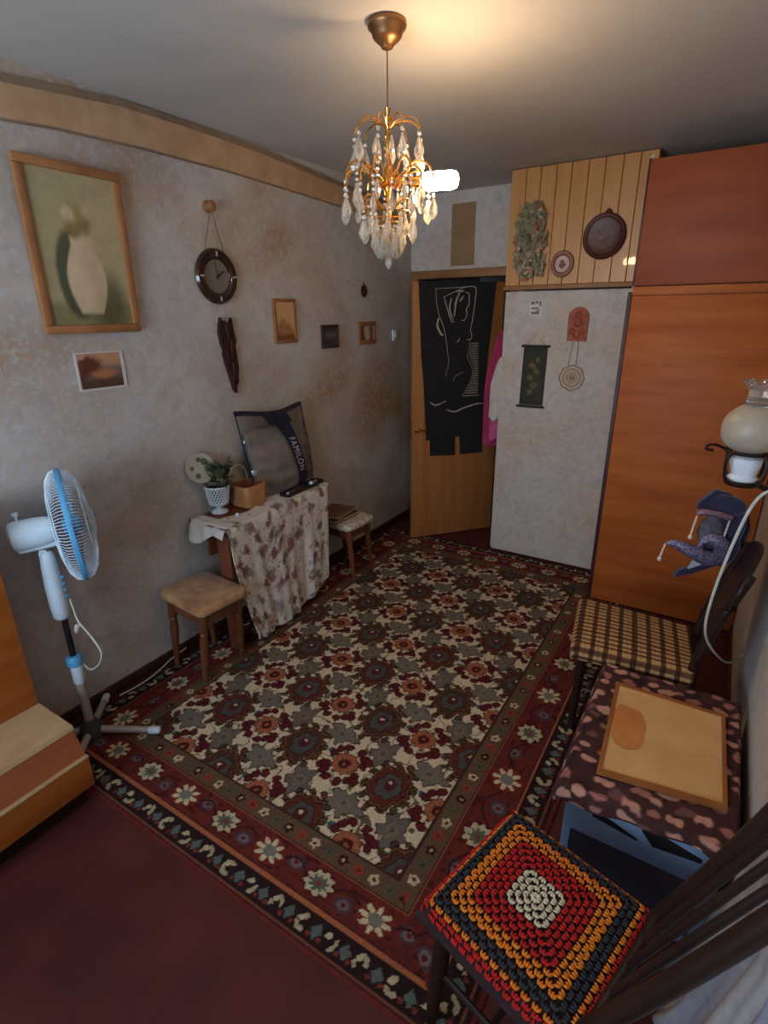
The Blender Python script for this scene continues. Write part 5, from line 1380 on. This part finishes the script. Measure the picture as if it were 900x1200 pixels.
rounds = [('yarn_white', n) for n in range(1, 5)] + [('yarn_red', n) for n in range(5, 9)] + [('yarn_orange', n) for n in (9, 10, 11)] + [('yarn_blue', n) for n in (12, 13)] + [('yarn_orange', 14), ('yarn_red', 15), ('yarn_red', 16)]
PIT = .0735
mbs = {}
ico = bmesh.new(); bmesh.ops.create_icosphere(ico, subdivisions=1, radius=1.0)
iv = np.array([v.co[:] for v in ico.verts]); ifc = [[v.index for v in f.verts] for f in ico.faces]; ico.free()
yarns = {}
for mname, n in rounds:
    V_, F_ = yarns.setdefault(mname, ([], []))
    rad = (n-.5)*PIT
    cnt = max(2, n)
    for side in range(4):
        for q in range(cnt):
            base = (-1 + 2*(q+.5)/cnt)*rad
            corner = (q == 0 or q == cnt-1) and n > 1
            for k3 in (-1, 0, 1):
                off = base + k3*(2*rad/cnt)*.25
                bul = rad*(1+.05*math.cos(off/rad*PI/2)) if n < 11 else rad
                a, b = (off, -bul) if side == 0 else ((bul, off) if side == 1 else ((-off, bul) if side == 2 else (-bul, -off)))
                a, b = a-.06, b+.045
                p = pad_pt(a, b)
                # radial direction on the surface
                f_ = 1.03; a2, b2 = (a, b*f_) if side in (0, 2) else (a*f_, b)
                d = (pad_pt(a2, b2)-p); d = d.normalized() if d.length > 1e-7 else Vector((1, 0, 0))
                up = Vector((0, 0, 1)) if abs(d.z) < .7 else Vector((a, b, 0)).normalized()
                sd_ = d.cross(up).normalized(); up = sd_.cross(d)
                lean = k3*.34; d2 = (d+sd_*lean*(1 if True else 0)).normalized()
                Mx = np.array([[*(d2*.0080)], [*(sd_*.0039)], [*(up*.0042)]])
                vv = iv @ Mx + np.array(p + up*.0012 + Vector((0, 0, random.uniform(-.0006, .0008))))
                i0 = len(V_)*12; V_.append(vv); F_.extend([[i+i0 for i in f] for f in ifc])
for mname, (V_, F_) in yarns.items():
    vv = np.concatenate(V_); vw = (np.c_[vv, np.ones(len(vv))] @ np.array(QM).T)[:, :3] - np.array(OFF[cv.name])
    me = bpy.data.meshes.new(mname); me.from_pydata(vw.tolist(), [], F_); me.shade_smooth(); me.materials.append(MAT[mname])
    o = link({'yarn_white': 'white_stitches', 'yarn_red': 'red_stitches', 'yarn_orange': 'orange_stitches', 'yarn_blue': 'slate_stitches'}[mname], me, cv, OFF[cv.name]); o['kind'] = 'stuff'

# pale curtain beside the near chair
U, V = np.meshgrid(np.linspace(0, 1, 90), np.linspace(0, 1, 40), indexing='ij')
Yc = .40 + U*.62 + (1-V)*.06; Zc = .022 + V*.98
Xc = 2.485 + .118*np.clip(V*1.7, 0, 1)**.6 + .008*np.sin(U*34+V*1.5) + .004*np.sin(U*71)
cs = np.empty(U.shape+(3,)); cs[:] = L3((196, 190, 188))
cs = blend(cs, (168, 146, 132), soft(np.sin(U*34+2), .5)*.8); cs = blend(cs, (158, 166, 190), soft(np.sin(U*21+1)-.3, .5)*.7)
props(vsurf('curtain', np.stack([Xc, Yc, Zc], -1), MAT['knitted'], C=cs, thick=.003), 'pale streaked curtain hanging behind the near spindle-back chair', 'curtain')

# ================================================================== CHANDELIER
LX, LY = 1.252, 1.560
cd = thing('crystal_chandelier', 'gilt chandelier with tiers of crystal drops hanging from the ceiling', 'chandelier', (LX, LY, 1.93))
MB().lathe([(0, H-.001), (.060, H-.001), (.062, H-.010), (.060, H-.018), (.050, H-.026), (.046, H-.040), (.036, H-.050), (.022, H-.060), (.018, H-.068), (.006, H-.072), (0, H-.072)], 32, TR(LX, LY, 0)).build('canopy', MAT['bronze'], cd)
MB().tube([(LX, LY, H-.07), (LX, LY, 2.41)], .0022, 6).build('suspension_cord', MAT['bronze'], cd)
w = MB(); w.lathe([(0, 2.415), (.010, 2.41), (.006, 2.39), (.014, 2.385), (.008, 2.36), (.006, 2.33), (.011, 2.31), (.006, 2.29), (.006, 2.25), (.014, 2.235), (.018, 2.20), (.010, 2.17), (.008, 2.12), (.014, 2.10), (.007, 2.07), (.006, 2.02), (.010, 2.01), (0, 2.0)], 16, TR(LX, LY, 0))
w.build('stem', MAT['gold'], cd)
# one cut drop and one bead, shared by every strand
b = MB(); b.lathe([(0, -.058), (.007, -.052), (.0150, -.038), (.0140, -.027), (.007, -.009), (.003, 0), (0, .001)], 8)
for v in b.bm.verts: v.co.y *= .62
dropme = bpy.data.meshes.new('crystal_drop'); b.bm.to_mesh(dropme); b.bm.free(); dropme.materials.append(MAT['crystal'])
b = MB(); b.ball((0, 0, 0), .0062, sub=1); beadme = bpy.data.meshes.new('crystal_bead'); b.bm.to_mesh(beadme); b.bm.free(); beadme.materials.append(MAT['crystal'])
rc = random.Random(4)
def strand(x, y, ztop, nb, scale=1.0, ang=0.0):
    z = ztop
    for q in range(nb):
        z -= .0075*scale*1.15; o = link('bead', beadme, cd, (x, y, z)); o.scale = (scale,)*3; z -= .0075*scale*1.15
    o = link('crystal', dropme, cd, (x, y, z)); o.scale = (scale, scale, scale); o.rotation_euler = (0, 0, ang)
def tier(n, a0, pts, r, mat='gold'):
    for k in range(n):
        a = a0+2*PI*k/n; ca, sa = math.cos(a), math.sin(a)
        w = MB(); w.tube(interp_path([(LX+rr_*ca, LY+rr_*sa, zz_) for rr_, zz_ in pts], 16), r, 7)
        w.build('arm', MAT[mat], cd)
tier(9, .1, [(.008, 2.355), (.03, 2.372), (.07, 2.378), (.100, 2.365), (.112, 2.342)], .0028)
for k in range(9):
    a = .1+2*PI*k/9; strand(LX+.112*math.cos(a), LY+.112*math.sin(a), 2.338, 1 + (k % 2), 1.2, a)
for k in range(5):
    a = .5+2*PI*k/5; strand(LX+.045*math.cos(a), LY+.045*math.sin(a), 2.325, 0, 1.1, a)
tier(8, .25, [(.014, 2.195), (.03, 2.185), (.055, 2.215), (.085, 2.252), (.115, 2.255), (.145, 2.235), (.158, 2.205)], .0038)
for k in range(8):
    a = .25+2*PI*k/8; c, s_ = math.cos(a), math.sin(a)
    if not (abs(((a-.565+PI) % (2*PI))-PI) < .25): strand(LX+.158*c, LY+.158*s_, 2.20, 3, 1.1, a)
    strand(LX+.115*c, LY+.115*s_, 2.245, 3, 1.05, a)
    a += PI/8; c, s_ = math.cos(a), math.sin(a)
    strand(LX+.140*c, LY+.140*s_, 2.185, 2, 1.05, a)
tier(8, .25+PI/8, [(.014, 2.19), (.05, 2.215), (.10, 2.235), (.135, 2.215), (.140, 2.188)], .0030)
tier(6, .0, [(.010, 2.12), (.03, 2.13), (.06, 2.158), (.088, 2.150), (.098, 2.122)], .0038)
for k in range(6):
    a = 2*PI*k/6; c, s_ = math.cos(a), math.sin(a)
    strand(LX+.098*c, LY+.098*s_, 2.118, 2, 1.1, a); strand(LX+.065*c, LY+.065*s_, 2.150, 3, 1.05, a+.5)
    a += PI/6; strand(LX+.080*math.cos(a), LY+.080*math.sin(a), 2.105, 1, 1.05, a)
w = MB()
for r_, z_ in ((.050, 2.075), (.034, 2.03), (.080, 2.108)):
    w.tube([(LX+r_*math.cos(a), LY+r_*math.sin(a), z_) for a in np.linspace(0, 2*PI, 28, endpoint=False)], .0024, 6, True)
    for a in (0, 2*PI/3, 4*PI/3): w.tube([(LX+.006*math.cos(a), LY+.006*math.sin(a), z_+.015), (LX+r_*math.cos(a), LY+r_*math.sin(a), z_)], .0018, 5)
w.build('crystal_rings', MAT['gold'], cd)
for k in range(8):
    a = .2+2*PI*k/8; strand(LX+.050*math.cos(a), LY+.050*math.sin(a), 2.072, 1, 1.1, a)
for k in range(6):
    a = .5+2*PI*k/6; strand(LX+.034*math.cos(a), LY+.034*math.sin(a), 2.055, 1, 1.2, a); strand(LX+.030*math.cos(a+.5), LY+.030*math.sin(a+.5), 2.03, 0, 1.15, a)
strand(LX, LY, 2.005, 1, 1.0)
# lit bulb in its horizontal holder, pointing out to the right
BD = Vector((.845, .534, .045)).normalized()
BMx = frame(Vector((LX, LY, 2.196)), BD.cross(Vector((0, 0, 1))).normalized(), BD.cross(Vector((0, 0, 1))).normalized().cross(BD)*-1, BD)
MB().lathe([(.006, .02), (.006, .075), (.016, .078), (.017, .112), (.013, .114)], 16, BMx).build('bulb_holder', MAT['gold'], cd)
MB().lathe([(.013, .112), (.024, .122), (.0285, .135), (.0285, .215), (.026, .228), (.016, .237), (0, .239)], 22, BMx).build('light_bulb', MAT['bulb'], cd)
